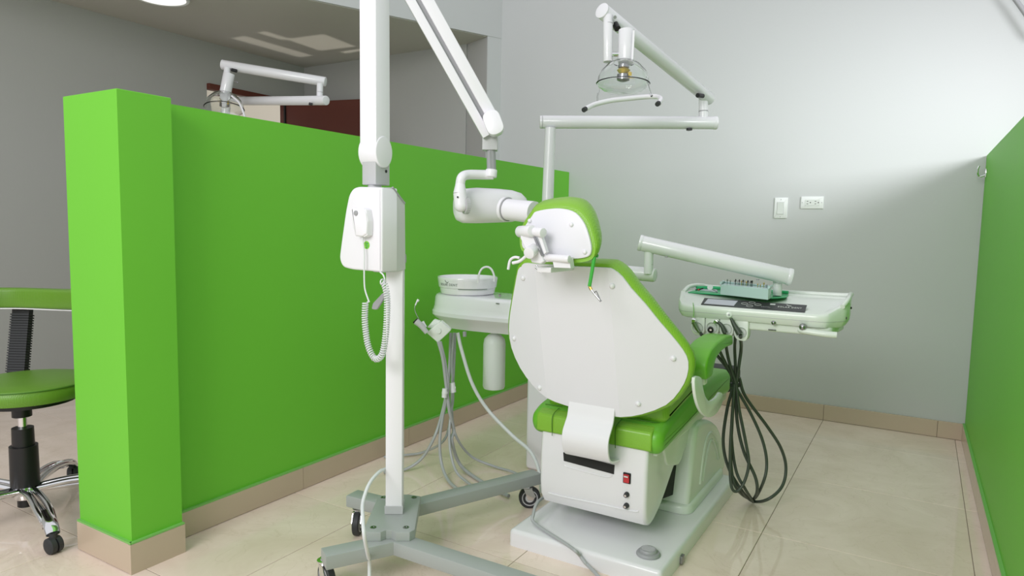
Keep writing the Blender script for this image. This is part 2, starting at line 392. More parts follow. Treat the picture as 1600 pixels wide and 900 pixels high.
for cx in (-0.566, -0.525):
    for dz in (-0.007, 0.007):
        obj('slot', lambda bm: slab(bm, rect(cx - 0.009, cx - 0.001, 1.217 + dz - 0.0015, 1.217 + dz + 0.0015), XZ, 4.1305, 4.1298), BLACK, t)
    obj('ground_hole', lambda bm: cyl(bm, (cx + 0.010, 4.1305, 1.217), (cx + 0.010, 4.1297, 1.217), 0.0032, 12), BLACK, t)
for cx in (-0.598, -0.498): obj('screw', lambda bm: cyl(bm, (cx, 4.133, 1.217), (cx, 4.1308, 1.217), 0.003, 12), GREYL, t)

# coat hook on the right partition
t = thing('coat_hook', 'small chrome hook screwed to the right green partition near its far end', 'hook', (0.238, 4.1763, 1.3405))
obj('hook_plate', lambda bm: box(bm, 0.232, 0.239, 4.035, 4.055, 1.335, 1.375, 0.002), CHROME, t)
obj('hook_arm', lambda bm: tube(bm, [(0.233, 4.045, 1.345), (0.212, 4.045, 1.338), (0.203, 4.045, 1.35), (0.202, 4.045, 1.375), (0.206, 4.045, 1.39)], 0.004, 8), CHROME, t)

# ================================================================ DENTAL CHAIR
ch = thing('dental_chair', 'white dental chair with green vinyl upholstery, seen from behind', 'chair', (-0.86, 2.3, 0))
def pl(bm):
    slab(bm, fillet(rect(-1.122, -0.597, 1.872, 2.80), 0.018, 4), XY, 0.0, 0.056, 0, 4, r1=0.014)
obj('base_plate', pl, WHITE, ch)
obj('plate_bracket', lambda bm: box(bm, -0.600, -0.588, 2.05, 2.075, 0.004, 0.03, 0.002), STEEL, ch)
fb = obj('foot_button', lambda bm: lathe(bm, [(0.037, 0), (0.037, 0.004), (0.033, 0.009), (0.027, 0.010), (0.0265, 0.015), (0.024, 0.018), (0.001, 0.0185)], (-0.668, 1.9565, 0.057), (0, 0, 1), 36), GREYM, ch)
fp = V((-0.668, 1.9565, 0.057))
obj('button_ribs', lambda bm: [box(bm, fp.x - math.sqrt(max(0, 0.021 ** 2 - q ** 2)), fp.x + math.sqrt(max(0, 0.021 ** 2 - q ** 2)), fp.y + q - 0.0008, fp.y + q + 0.0008, fp.z + 0.0183, fp.z + 0.0194) for q in [k * 0.004 - 0.02 for k in range(1, 10)]], GREYL, fb)

cover = [(1.985, 0.375), (1.978, 0.30), (1.978, 0.20), (1.984, 0.155), (2.002, 0.125), (2.03, 0.113), (2.065, 0.117), (2.12, 0.14), (2.17, 0.172), (2.25, 0.232), (2.31, 0.262), (2.52, 0.30), (2.52, 0.375)]
obj('motor_cover', lambda bm: slab(bm, cover, YZ, -1.068, -0.690, 0.014, 4), WHITE, ch, angle=30)
obj('cover_ridge', lambda bm: tube(bm, [(-0.9818, 1.979, 0.2803), (-0.9697, 1.979, 0.2696), (-0.9321, 1.979, 0.2664), (-0.8633, 1.979, 0.2635), (-0.8187, 1.979, 0.2644), (-0.8036, 1.979, 0.2739)], 0.0035, 8), WHITE, ch)
obj('cover_ridge', lambda bm: tube(bm, [(-1.0327, 1.981, 0.1628), (-0.9771, 1.981, 0.1621), (-0.8611, 1.981, 0.167), (-0.7402, 1.981, 0.17), (-0.7127, 1.981, 0.1745)], 0.003, 8), WHITE, ch)
obj('bracket_slot_shade', lambda bm: slab(bm, [(-0.9789, 0.3145), (-0.797, 0.3076), (-0.7981, 0.2781), (-0.9758, 0.2868)], XZ, 1.9755, 1.979), GAP_SHADE, ch)  # dark plate for the slot below the back bracket, its shade as colour
rk = obj('rocker_frame', lambda bm: slab(bm, fillet(rect(-0.766, -0.741, 0.258, 0.292), 0.002, 2), XZ, 1.979, 1.973, 0, 1, r1=0.001), BLACK, ch)
obj('power_rocker', lambda bm: slab(bm, [(1.9735, 0.262), (1.9735, 0.288), (1.966, 0.288), (1.970, 0.275), (1.969, 0.262)], YZ, -0.7625, -0.7445, 0.0005, 1), RED, rk, label='red rocker with white marking')
obj('rocker_mark', lambda bm: box(bm, -0.7600, -0.7470, 1.9655, 1.9672, 0.280, 0.284), PRINTW, rk)
for (cx, cz) in ((-0.752, 0.222), (-0.752, 0.186)):
    kn = obj('control_knob', lambda bm: lathe(bm, [(0.0085, 0), (0.0085, 0.006), (0.007, 0.012), (0.0065, 0.016), (0.001, 0.0165)], (cx, 1.979, cz), (0, -1, 0), 20), RUBBER, ch)
    obj('knob_tip', lambda bm: cyl(bm, (cx, 1.9635, cz), (cx, 1.961, cz), 0.004, 12), CHROME, kn)
# lifting-arm housing
boot = [(2.315, 0.058), (2.86, 0.058), (2.85, 0.12), (2.80, 0.20), (2.70, 0.285), (2.58, 0.335), (2.46, 0.358), (2.405, 0.352), (2.385, 0.325), (2.35, 0.20), (2.328, 0.12)]
obj('lift_housing', lambda bm: slab(bm, fillet(boot, 0.05, 4), YZ, -1.05, -0.655, 0.018, 4), CREAMW, ch, angle=50)
for q_ in (0.0, 0.035): obj('housing_relief', lambda bm: tube(bm, [(-0.655, 2.46 + q_, 0.12), (-0.655, 2.49 + q_, 0.22 - q_), (-0.655, 2.53 + q_, 0.275 - q_), (-0.655, 2.60 + q_ * .5, 0.28 - q_), (-0.655, 2.68, 0.23 - q_), (-0.655, 2.74 - q_ * .6, 0.14)], 0.006, 8, flat=1.0), CREAMW, ch)
obj('housing_skirt', lambda bm: slab(bm, fillet(rect(-1.06, -0.642, 2.30, 2.80), 0.05, 5), XY, 0.0575, 0.088, 0, 4, r1=0.012), CREAMW, ch)
obj('housing_gap_shade', lambda bm: slab(bm, [(2.10, 0.16), (2.38, 0.10), (2.42, 0.34), (2.20, 0.34)], YZ, -1.02, -0.712), GAP_SHADE, ch)  # dark solid between cover and housing, the gap's shade put into its colour
obj('lift_arm', lambda bm: slab(bm, fillet([(2.16, 0.27), (2.30, 0.235), (2.40, 0.31), (2.42, 0.40), (2.10, 0.37)], 0.03), YZ, -0.71, -0.683, 0.006, 3), CREAMW, ch)

# seat: bowed cushion
SXL, SXR = -1.112, -0.648
def sz(y): return 0.352 + (0.105 * min(y - 2.0, 0.36) if y > 2.0 else 0.0)       # underside of the cushion
sprof_b = [(2.0, 0.356), (2.12, 0.366), (2.30, 0.385), (2.50, 0.393), (2.70, 0.388), (2.86, 0.380)]
sprof_t = [(2.86, 0.482), (2.70, 0.500), (2.50, 0.502), (2.30, 0.492), (2.12, 0.468), (2.03, 0.452), (1.985, 0.430), (1.978, 0.39)]
seatP = fillet(sprof_b + sprof_t, 0.03, 4)
obj('seat', lambda bm: slab(bm, seatP, YZ, SXL, SXR, 0.030, 6), VINYLS, ch, angle=60)
bandP = fillet([(1.974, 0.372), (2.02, 0.366), (2.05, 0.440), (2.02, 0.446), (1.976, 0.432)], 0.01, 3)
obj('seat_back_band', lambda bm: slab(bm, bandP, YZ, SXL + 0.03, SXR - 0.03, 0.006, 3), VINYL, ch, label='perforated green vinyl band')
obj('seam', lambda bm: tube(bm, [(-0.80, 2.02, 0.455), (-0.72, 2.02, 0.4545), (-0.672, 2.04, 0.451), (-0.655, 2.10, 0.447), (-0.6515, 2.20, 0.458), (-0.6515, 2.40, 0.478), (-0.6515, 2.70, 0.478)], 0.0013, 6), SEAM, ch)
obj('seam', lambda bm: tube(bm, [(-0.795, 1.973, 0.365), (-0.795, 1.972, 0.43), (-0.79, 2.01, 0.452)], 0.0012, 6), SEAM, ch)
obj('seam', lambda bm: tube(bm, [(-1.02, 1.973, 0.365), (-1.02, 1.972, 0.43), (-1.015, 2.01, 0.452)], 0.0012, 6), SEAM, ch)
obj('seam', lambda bm: tube(bm, [(-1.01, 2.02, 0.455), (-1.06, 2.02, 0.4545), (-1.10, 2.06, 0.445), (-1.108, 2.15, 0.452)], 0.0013, 6), SEAM, ch)
obj('seat_pan', lambda bm: slab(bm, [(2.03, 0.345), (2.9, 0.345), (2.9, 0.384), (2.5, 0.392), (2.3, 0.385), (2.03, 0.360)], YZ, -1.09, -0.675, 0.004, 2), CREAMW, ch)
obj('foot_pad', lambda bm: slab(bm, fillet([(2.865, 0.378), (3.0, 0.384), (3.05, 0.40), (3.05, 0.455), (2.99, 0.476), (2.865, 0.478)], 0.02, 3), YZ, SXL + 0.02, SXR - 0.004, 0.015, 4), RUBBER, ch, label='black rubber foot pad')

# backrest
bu = V((1, 0, 0)); bv = V((0, -0.11, 0.47)).normalized(); bn = V((0, 0.47, 0.11)).normalized(); BO = V((0, 1.93, 0.48))
shell = [(-1.071, 0.462), (-1.060, 0.473), (-1.018, 0.476), (-0.877, 0.474), (-0.785, 0.475), (-0.761, 0.470), (-0.735, 0.447), (-0.712, 0.412), (-0.675, 0.366), (-0.640, 0.316), (-0.605, 0.270), (-0.575, 0.226), (-0.562, 0.191), (-0.567, 0.145), (-0.589, 0.097), (-0.629, 0.049), (-0.70, 0.014), (-0.764, 0.0), (-0.849, -0.002), (-0.953, 0.009), (-1.018, 0.024), (-1.073, 0.056), (-1.121, 0.108), (-1.150, 0.174), (-1.153, 0.237), (-1.137, 0.305), (-1.107, 0.393), (-1.086, 0.450)]
def shell_n(x, v):
    xr = -0.775 + (0.469 - v) * 0.02; xl = -1.018
    return 0.0 + max(0, x - xr) * 0.22 + max(0, xl - x) * 0.20
def mk_shell(bm):
    xs = set(); pts = smooth2(shell, 2)
    # split the outline at the fold lines, then triangulate in strips between folds
    def clip(poly, f, keep):
        out = []
        for i in range(len(poly)):
            p, q = poly[i], poly[(i + 1) % len(poly)]; fp_, fq = f(p) * keep, f(q) * keep
            if fp_ >= 0: out.append(p)
            if fp_ * fq < 0: out.append(p + (q - p) * (fp_ / (fp_ - fq)))
        return out
    fr = lambda p: p[0] - (-0.775 + (0.469 - p[1]) * 0.02); fl_ = lambda p: p[0] + 1.018
    P = [V(p) for p in pts]
    for poly in (clip(P, fr, 1), clip(clip(P, fr, -1), fl_, 1), clip(P, fl_, -1)):
        f0 = [bm.verts.new(BO + bu * p[0] + bv * p[1] + bn * (shell_n(*p) - 0.0)) for p in poly]
        f1 = [bm.verts.new(BO + bu * p[0] + bv * p[1] + bn * (shell_n(*p) + 0.010)) for p in poly]
        bm.faces.new(f0); bm.faces.new(f1[::-1])
        for i in range(len(poly)):
            j = (i + 1) % len(poly)
            m_ = (poly[i] + poly[j]) / 2
            if abs(fr(m_)) < 1e-3 or abs(fl_(m_)) < 1e-3: continue
            bm.faces.new((f0[i], f0[j], f1[j], f1[i]))
obj('back_shell', mk_shell, WHITEM, ch, angle=4)
cush = inset(smooth2(shell, 2), -0.010)
def mk_cush(bm):
    # rings follow the folded shell, rounded rim, thickness 0.085
    rings = []
    for d, c in ((0.022, 0.006), (0.006, 0.007), (0.0, 0.014), (-0.004, 0.028), (-0.003, 0.052), (0.006, 0.074), (0.020, 0.086), (0.045, 0.093)):
        rr = inset(cush, d)
        rings.append([BO + bu * p[0] + bv * p[1] + bn * (c + shell_n(p[0], p[1]) * (1 - min(1, c / 0.1))) for p in rr])
    grid_faces(bm, rings)
obj('backrest_cushion', mk_cush, VINYL, ch, angle=60)
for (x, v) in ((-1.068, 0.425), (-0.766, 0.421), (-0.603, 0.200), (-0.709, 0.048), (-1.044, 0.054), (-1.133, 0.21)):
    c0 = BO + bu * x + bv * v + bn * shell_n(x, v)
    obj('screw_cap', lambda bm: lathe(bm, [(0.0085, 0), (0.008, 0.003), (0.005, 0.006), (0.001, 0.0068)], c0, -bn, 16), WHITE, ch)
rib = [(1.928, 0.52), (1.922, 0.495), (1.914, 0.462), (1.898, 0.44), (1.884, 0.42), (1.879, 0.395), (1.884, 0.370), (1.898, 0.346), (1.922, 0.332), (1.962, 0.324), (1.985, 0.322)]
rib2 = [p for p in inset(rib + [(1.985, 0.32)], 0)]
def ribbon(bm):
    c = catmull([(0, y, z) for y, z in rib], 4); a_, b_ = [], []
    for i, p in enumerate(c):
        t_ = (c[min(i + 1, len(c) - 1)] - c[max(i - 1, 0)]).normalized(); n_ = V((0, t_.z, -t_.y))
        a_.append((p.y, p.z)); b_.append(((p - n_ * 0.007).y, (p - n_ * 0.007).z))
    slab(bm, a_ + b_[::-1], YZ, -0.938, -0.781, 0.001, 1)
obj('back_bracket', ribbon, WHITE, ch, angle=30)

# headrest
HP = [(-0.965, 1.087), (-0.952, 1.099), (-0.905, 1.107), (-0.866, 1.107), (-0.828, 1.096), (-0.798, 1.064), (-0.780, 1.018), (-0.777, 0.990), (-0.790, 0.975), (-0.838, 0.968), (-0.92, 0.973), (-0.985, 0.988), (-0.998, 1.01), (-0.994, 1.046)]
hr = [(x * 0.988 - 0.002, (z - 1.06) * 0.988 + 1.062) for x, z in HP]
hc = (-0.875, 1.69, 1.03)
obj('headrest_plate', lambda bm: slab(bm, smooth2(hr, 3), XZ, 1.690, 1.702, 0.003, 2), WHITEM, ch)
def mk_head(bm):
    o2 = smooth2(hr, 3); rings = []
    for d, y in ((0.0, 1.698), (-0.009, 1.697), (-0.014, 1.705), (-0.014, 1.720), (-0.009, 1.740), (0.0, 1.758), (0.010, 1.775), (0.026, 1.790), (0.048, 1.798)):
        rings.append([V((p[0], y, p[1] + (y - 1.70) * 0.60)) for p in inset(o2, d)])
    grid_faces(bm, rings)
obj('headrest_cushion', mk_head, VINYL, ch, angle=60)
for p in [(-0.9613, 1.69, 1.0739), (-0.83, 1.69, 1.065), (-0.7872, 1.69, 0.9912)]: obj('screw_cap', lambda bm: lathe(bm, [(0.0065, 0), (0.006, 0.003), (0.004, 0.005), (0.001, 0.0055)], p, (0, -1, 0), 16), WHITE, ch)
lk = obj('headrest_link', lambda bm: (cyl(bm, (-0.9825, 1.67, 1.0426), (-0.9241, 1.64, 1.0455), 0.0165, 24, bev=0.002),
    slab(bm, [(-0.9679, 1.025), (-0.9645, 1.0573), (-0.9377, 1.0577), (-0.8907, 0.9634), (-0.9006, 0.9559), (-0.9291, 0.9582), (-0.9506, 0.995)], XZ, 1.648, 1.672, 0.002, 1),), WHITE, ch)
obj('pivot_barrel', lambda bm: cyl(bm, (-0.9325, 1.655, 1.0454), (-0.8899, 1.64, 1.041), 0.0135, 24, bev=0.002), WHITE, lk)
obj('link_slot', lambda bm: slab(bm, [(-0.9232, 1.0279), (-0.9172, 1.0299), (-0.8918, 0.9814), (-0.8977, 0.9776)], XZ, 1.644, 1.647), STEEL, lk)
obj('link_strip', lambda bm: slab(bm, [(-0.9091, 1.03), (-0.8991, 1.032), (-0.882, 0.9887), (-0.8879, 0.9833)], XZ, 1.644, 1.660), WHITE, lk)
obj('clamp_knob', lambda bm: cyl(bm, (-0.9232, 1.655, 0.996), (-0.9234, 1.62, 0.9845), 0.0165, 24, bev=0.002), WHITE, ch)
obj('clamp_lever', lambda bm: tube(bm, [(-0.937, 1.63, 0.9766), (-0.9571, 1.63, 0.9617), (-0.9798, 1.63, 0.9553)], 0.0045, 10), WHITE, ch)
obj('clamp_lever', lambda bm: tube(bm, [(-0.975, 1.66, 0.9689), (-0.9919, 1.66, 0.97), (-1.0065, 1.66, 0.9603), (-1.0124, 1.66, 0.9344)], 0.004, 10), WHITE, ch)
obj('cross_barrel', lambda bm: cyl(bm, (-0.8997, 1.665, 0.9735), (-0.8158, 1.655, 0.972), 0.0105, 24, bev=0.002), WHITE, ch)
obj('mount_plate', lambda bm: slab(bm, [(-0.9003, 0.9698), (-0.8195, 0.9766), (-0.8147, 0.9472), (-0.8656, 0.9465), (-0.87, 0.9622), (-0.9001, 0.9609)], XZ, 1.660, 1.685, 0.001, 1), WHITE, ch)
obj('mount_tongue', lambda bm: box(bm, -0.93, -0.885, 1.68, 1.84, 0.93, 0.945, 0.002), WHITE, ch)

# right armrest: arched pad on a C-shaped plate
outer = [(2.061, 0.600), (2.048, 0.640), (2.062, 0.668), (2.10, 0.690), (2.174, 0.703), (2.28, 0.708), (2.375, 0.700)]
inner = [(2.383, 0.664), (2.30, 0.668), (2.22, 0.664), (2.165, 0.652), (2.140, 0.630), (2.128, 0.600)]
obj('armrest_pad', lambda bm: slab(bm, fillet(outer + inner, 0.012, 3), YZ, -0.618, -0.540, 0.008, 4), VINYLS, ch, angle=45)
hookp = [(1.9515, 0.6282), (1.9655, 0.5778), (2.0059, 0.5305), (2.0599, 0.4945), (2.1295, 0.4681), (2.216, 0.4583), (2.2869, 0.4748), (2.2987, 0.503), (2.2617, 0.5215), (2.2142, 0.5141), (2.1361, 0.5182), (2.0804, 0.5442), (2.0464, 0.5791), (2.0199, 0.6156)]
obj('armrest_bracket', lambda bm: slab(bm, smooth2(hookp, 3), YZ, -0.556, -0.546, 0.002, 2), CREAMW, ch)
obj('hip_bolster', lambda bm: slab(bm, fillet([(2.03, 0.44), (2.42, 0.485), (2.40, 0.56), (2.28, 0.60), (2.06, 0.60)], 0.04, 4), YZ, -1.08, -0.652, 0.03, 5), VINYL, ch, angle=60)
obj('armrest_stem', lambda bm: box(bm, -0.66, -0.556, 2.10, 2.13, 0.575, 0.60, 0.004), CREAMW, ch)

# power cord across the plate
tag(obj('chair_supply_cord', lambda bm: tube(bm, [(-1.11, 2.45, 0.062), (-1.10, 2.2, 0.085), (-1.088, 2.02, 0.11), (-1.075, 1.955, 0.085), (-1.055, 1.935, 0.066), (-0.9079, 1.8677, 0.062), (-0.862, 1.842, 0.062), (-0.8574, 1.866, 0.0387), (-0.8375, 1.862, 0.0231), (-0.8167, 1.855, 0.0156), (-0.7072, 1.7757, 0.008)], 0.0055, 10), HOSEL), 'pale grey supply cord running down beside the chair and over its white base plate', 'cord')

# bib clips hanging at the headrest
t = thing('bib_clip', 'green strap with brass and steel clip hanging from the right of the headrest', 'clip', (-0.7477, 1.7, 0.8602))
obj('strap', lambda bm: (tube(bm, [(-0.7652, 1.705, 0.9794), (-0.7684, 1.705, 0.9601), (-0.7731, 1.705, 0.9284), (-0.7779, 1.705, 0.8982)], 0.0052, 8), tube(bm, [(-0.7633, 1.722, 0.9808), (-0.7729, 1.722, 0.9822), (-0.7804, 1.722, 0.9766)], 0.005, 8)), STRAPG, t)
obj('brass_ferrule', lambda bm: tube(bm, [(-0.7792, 1.708, 0.8979), (-0.7732, 1.708, 0.8877)], 0.0045, 8, k=0), BRASS, t)
jw = obj('jaw', lambda bm: (tube(bm, [(-0.7722, 1.706, 0.8879), (-0.7584, 1.706, 0.873), (-0.7428, 1.706, 0.8583)], 0.0028, 8, k=0), tube(bm, [(-0.7617, 1.7, 0.882), (-0.7542, 1.7, 0.886), (-0.7502, 1.7, 0.8775), (-0.7402, 1.7, 0.859)], 0.0018, 6, k=0)), STEEL, t)
t = thing('bib_clip', 'small steel clip hanging at the top left of the chair back', 'clip', (-0.9759, 1.78, 0.9212))
obj('jaw', lambda bm: (tube(bm, [(-0.9929, 1.79, 0.943), (-0.986, 1.79, 0.9317), (-0.977, 1.79, 0.9206)], 0.0022, 8, k=0), tube(bm, [(-0.9921, 1.785, 0.9355), (-0.9832, 1.785, 0.9302)], 0.003, 8, k=0)), STEEL, t)

# ================================================================ MOBILE X-RAY UNIT
xr = thing('xray_stand', 'white dental x-ray unit on a grey wheeled stand with jointed arm', 'medical device', (-1.366, 1.584, 0))
pn = V((0.55, -0.83, 0)).normalized(); pr = V((0.83, 0.55, 0)).normalized()
def SP(a_, b_, z): p = V((-1.366, 1.584, 0)) + pr * a_ + pn * b_; return V((p.x, p.y, z))   # a right, b towards the room
# cranked leg bars
zl = 0.115
def bar(bm, mid, e1, e2):
    """one bent bar: e1 - mid - e2, 55 mm wide, 42 mm high"""
    pts = [V(e1), V(mid), V(e2)]; wd = 0.03
    def nrm(p, q): d = (q - p).normalized(); return V((-d.y, d.x, 0))
    n1, n2 = nrm(pts[0], pts[1]), nrm(pts[1], pts[2]); mm = (n1 + n2).normalized(); k = 1 / mm.dot(n1)
    L = [pts[0] + n1 * wd, pts[1] + mm * wd * k, pts[2] + n2 * wd]; R = [pts[0] - n1 * wd, pts[1] - mm * wd * k, pts[2] - n2 * wd]
    slab(bm, [p[:2] for p in L + R[::-1]], XY, zl - 0.022, zl + 0.020, 0.004, 2)
FJ = V((-1.285, 1.495, 0)); BJ = V((-1.42, 1.685, 0))
eC = V((-1.392, 1.312, 0)); eD = V((-0.76, 1.50, 0)); eA = V((-1.632, 1.67, 0)); eB = V((-1.200, 2.205, 0))
obj('leg_bar', lambda bm: bar(bm, FJ, eC, eD), GREYP, xr)
obj('leg_bar', lambda bm: bar(bm, BJ, eB, eA), GREYP, xr)
hexa = [(-0.060, 0.148), (-0.076, 0.130), (-0.070, -0.120), (-0.03, -0.135), (0.03, -0.135), (0.070, -0.120), (0.076, 0.130), (0.062, 0.148), (0.022, 0.148), (0.008, 0.134), (-0.008, 0.134), (-0.022, 0.148)]
def plate3(bm): slab(bm, [SP(a_, b_, 0)[:2] for a_, b_ in hexa], XY, zl + 0.0205, zl + 0.048, 0, 2, r1=0.005)
obj('base_cover', plate3, GREYP, xr)
obj('column_sleeve', lambda bm: slab(bm, [SP(a_, b_, 0)[:2] for a_, b_ in ((-0.028, 0.028), (0.028, 0.028), (0.028, -0.028), (-0.028, -0.028))], XY, zl + 0.0485, zl + 0.075, 0.001, 1), GREYL, xr)
for a_, b_ in ((-0.048, 0.118), (0.048, 0.118), (0.05, -0.105), (-0.05, -0.105)):
    q = SP(a_, b_, zl + 0.0475); obj('base_bolt', lambda bm: lathe(bm, [(0.009, 0), (0.009, 0.002), (0.005, 0.0022), (0.005, 0.0008), (0.001, 0.0008)], q, (0, 0, 1), 16), STEEL, xr)
obj('column', lambda bm: slab(bm, fillet([SP(a_, b_, 0)[:2] for a_, b_ in ((-0.0255, 0.0255), (0.0255, 0.0255), (0.0255, -0.0255), (-0.0255, -0.0255))], 0.003, 2), XY, zl + 0.074, 0.96), STANDW, xr)
obj('column_edge_strip', lambda bm: slab(bm, [SP(a_, b_, 0)[:2] for a_, b_ in ((0.0256, 0.022), (0.0275, 0.022), (0.0275, 0.017), (0.0256, 0.017))], XY, zl + 0.08, 0.92), GREYL, xr)

def caster(p, ang, zt=zl - 0.022):
    """swivel caster whose wheel touches the floor at p"""
    x, y = p[0], p[1]; d = V((math.cos(ang), math.sin(ang), 0)); s = V((-d.y, d.x, 0)); c = V((x, y, 0.041)); R = 0.041; cc = c - d * 0.016
    cs = obj('caster', lambda bm: (cyl(bm, (cc.x, cc.y, zt - 0.001), (cc.x, cc.y, zt - 0.008), 0.013, 16), lathe(bm, [(0.010, 0.0), (0.021, -0.004), (0.021, -0.008), (0.012, -0.012)], (cc.x, cc.y, zt - 0.003), (0, 0, 1), 20),
        [slab(bm, [(-0.024, zt - 0.014), (0.006, zt - 0.014), (0.022, 0.048), (0.010, 0.034), (-0.008, 0.036)], (d, V((0, 0, 1)), s), q, q + 0.003, o=(c.x, c.y, 0)) for q in (-0.016, 0.013)],
        slab(bm, [(-0.024, -0.016), (0.008, -0.016), (0.008, 0.016), (-0.024, 0.016)], (d, s, V((0, 0, 1))), zt - 0.016, zt - 0.012, o=(c.x, c.y, 0))), CHROME, xr)
    obj('wheel', lambda bm: lathe(bm, [(R * 0.72, -0.011), (R - 0.003, -0.011), (R, -0.008), (R, 0.008), (R - 0.003, 0.011), (R * 0.72, 0.011)], c, s, 32), RUBBER, cs)
    obj('wheel_hub', lambda bm: (lathe(bm, [(0.004, -0.0125), (R * 0.4, -0.0125), (R * 0.42, -0.010), (R * 0.62, -0.010), (R * 0.66, -0.0122), (R * 0.73, -0.0118), (R * 0.73, 0.0118), (R * 0.66, 0.0122), (R * 0.62, 0.010), (R * 0.42, 0.010), (R * 0.4, 0.0125), (0.004, 0.0125)], c, s, 32)), GREYL, cs)
caster((-1.213, 2.174), math.radians(35))
caster((-1.592, 1.655), math.radians(-60))
caster((-1.415, 1.345), math.radians(-20))
caster((-0.80, 1.50), math.radians(20))
# head, control box and arms are scaled about the camera to the column's depth
CAM_SCALE = (0.932, 0.0721)
obj('column_hook', lambda bm: slab(bm, fillet([(-1.4882, 0.817), (-1.5185, 0.7769), (-1.5408, 0.7773), (-1.5352, 0.7968), (-1.4937, 0.8333), (-1.4801, 0.8384)], 0.006, 3), XZ, 1.668, 1.676, 0.001, 1), GREYM, xr)
obj('column_knob', lambda bm: cyl(bm, (-1.4636, 1.7323, 0.9448), (-1.4546, 1.7377, 0.945), 0.015, 16), GREYM, xr)

# control box: face towards the room, side panel to the right
BX = thing('control_box_dummy', 'x', 'x', (0, 0, 0)); bpy.data.objects.remove(BX)
def face(pts): return [p for p in pts]
fo = [(-1.4264, 1.1682), (-1.426, 0.9089), (-1.5552, 0.9105), (-1.5944, 0.9168), (-1.6084, 0.9431), (-1.5996, 0.9929), (-1.5794, 1.0953), (-1.5653, 1.1458), (-1.5487, 1.1657), (-1.5269, 1.1715)]
fo2 = [p for q in range(len(fo)) for p in (fillet(fo, 0.003, 1)[q * 2:q * 2 + 2] if q < 2 else fillet(fo, 0.018, 4)[q * 5:q * 5 + 5])]
obj('control_box', lambda bm: slab(bm, fo2, XZ, 1.66, 1.590, 0, 4, r1=0.007), STANDW, xr, angle=50)
side = [(1.5989, 1.1682), (1.64, 1.1705), (1.7016, 1.1233), (1.7061, 0.9119), (1.6685, 0.9055), (1.5993, 0.9069)]
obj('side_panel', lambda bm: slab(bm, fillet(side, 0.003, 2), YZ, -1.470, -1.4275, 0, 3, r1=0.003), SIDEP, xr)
obj('panel_edge_strip', lambda bm: tube(bm, [(-1.4285, 1.6406, 1.1705), (-1.4285, 1.699, 1.1232)], 0.004, 8, k=0), GREYM, xr)
lg = V((-1.4882, 1.59, 0.9903))
st = obj('round_sticker', lambda bm: cyl(bm, lg + V((0, 0.001, 0)), lg - V((0, 0.0008, 0)), 0.0125, 24), LOGOG, xr, label='round bright green sticker with dark teal print')
obj('sticker_print', lambda bm: [box(bm, lg.x + dx - 0.0012, lg.x + dx + 0.0012, lg.y - 0.0015, lg.y - 0.0007, lg.z + dz - 0.0014, lg.z + dz + 0.0014) for dx, dz in ((-0.003, 0.006), (0.002, 0.006), (0.004, 0.003), (-0.003, 0), (0.003, -0.001), (0.007, -0.003), (0.003, -0.006), (0.0, -0.008), (0.006, 0.006))], TEAL, st)
hs_ = obj('handset', lambda bm: slab(bm, fillet([(-1.5274, 1.1048), (-1.4766, 1.105), (-1.4661, 1.0874), (-1.4609, 1.0562), (-1.4636, 1.0247), (-1.4821, 1.0164), (-1.5115, 1.0177), (-1.5222, 1.0513)], 0.004, 3), XZ, 1.5895, 1.562, 0, 3, r1=0.006), STANDW, xr)
obj('handset_rim', lambda bm: slab(bm, fillet([(-1.4813, 1.1071), (-1.4681, 1.0993), (-1.4603, 1.066), (-1.4629, 1.0208), (-1.4788, 1.0145), (-1.4841, 1.0183)], 0.003, 3), XZ, 1.5895, 1.566, 0, 2, r1=0.004), STANDW, hs_)
hb = V((-1.5059, 1.561, 1.0888))
obj('handset_button', lambda bm: cyl(bm, hb + V((0, 0.003, 0)), hb - V((0, 0.002, 0)), 0.008, 20, bev=0.001), GREYM, hs_)

# coiled cord
P1 = [(-1.4927, 1.575, 1.0142), (-1.4848, 1.575, 0.9668), (-1.4849, 1.575, 0.9071), (-1.4824, 1.575, 0.8573), (-1.4691, 1.575, 0.8242), (-1.4637, 1.575, 0.8145)]
obj('handset_lead', lambda bm: tube(bm, P1, 0.0025, 8), HOSEW, xr)
coilpath = [(-1.4844, 1.58, 0.8126), (-1.4872, 1.58, 0.7558), (-1.4766, 1.58, 0.6857), (-1.4552, 1.58, 0.6454), (-1.4339, 1.58, 0.6378), (-1.4129, 1.58, 0.6604), (-1.4001, 1.58, 0.7237), (-1.3951, 1.58, 0.8034), (-1.3977, 1.58, 0.8466), (-1.4081, 1.58, 0.8754), (-1.4184, 1.58, 0.8807)]
def coil(bm):
    c = catmull(coilpath, 24); L = [0]
    for p, q in zip(c, c[1:]): L.append(L[-1] + (q - p).length)
    tot = L[-1]; turns = 62; out = []; N = 62 * 9; N0 = V((0, 1, 0)); i = 0
    for s_ in range(N + 1):
        d = tot * s_ / N
        while i < len(L) - 2 and L[i + 1] < d: i += 1
        t_ = (d - L[i]) / max(1e-9, L[i + 1] - L[i]); p = c[i].lerp(c[i + 1], t_); T = (c[min(i + 2, len(c) - 1)] - c[max(i - 1, 0)]).normalized()
        N0 = (N0 - T * N0.dot(T)).normalized(); B = T.cross(N0)
        ph = 2 * math.pi * turns * (s_ / N) ** 1.0; r_ = 0.0085
        out.append(p + (N0 * math.cos(ph) + B * math.sin(ph)) * r_)
    tube(bm, out, 0.0024, 5, k=0)
obj('coiled_cord', coil, HOSEW, xr)
obj('coil_tail', lambda bm: tube(bm, [(-1.4327, 1.59, 0.9091), (-1.4196, 1.59, 0.8998), (-1.4144, 1.59, 0.8843), (-1.4248, 1.59, 0.8738)], 0.0025, 8), HOSEW, xr)

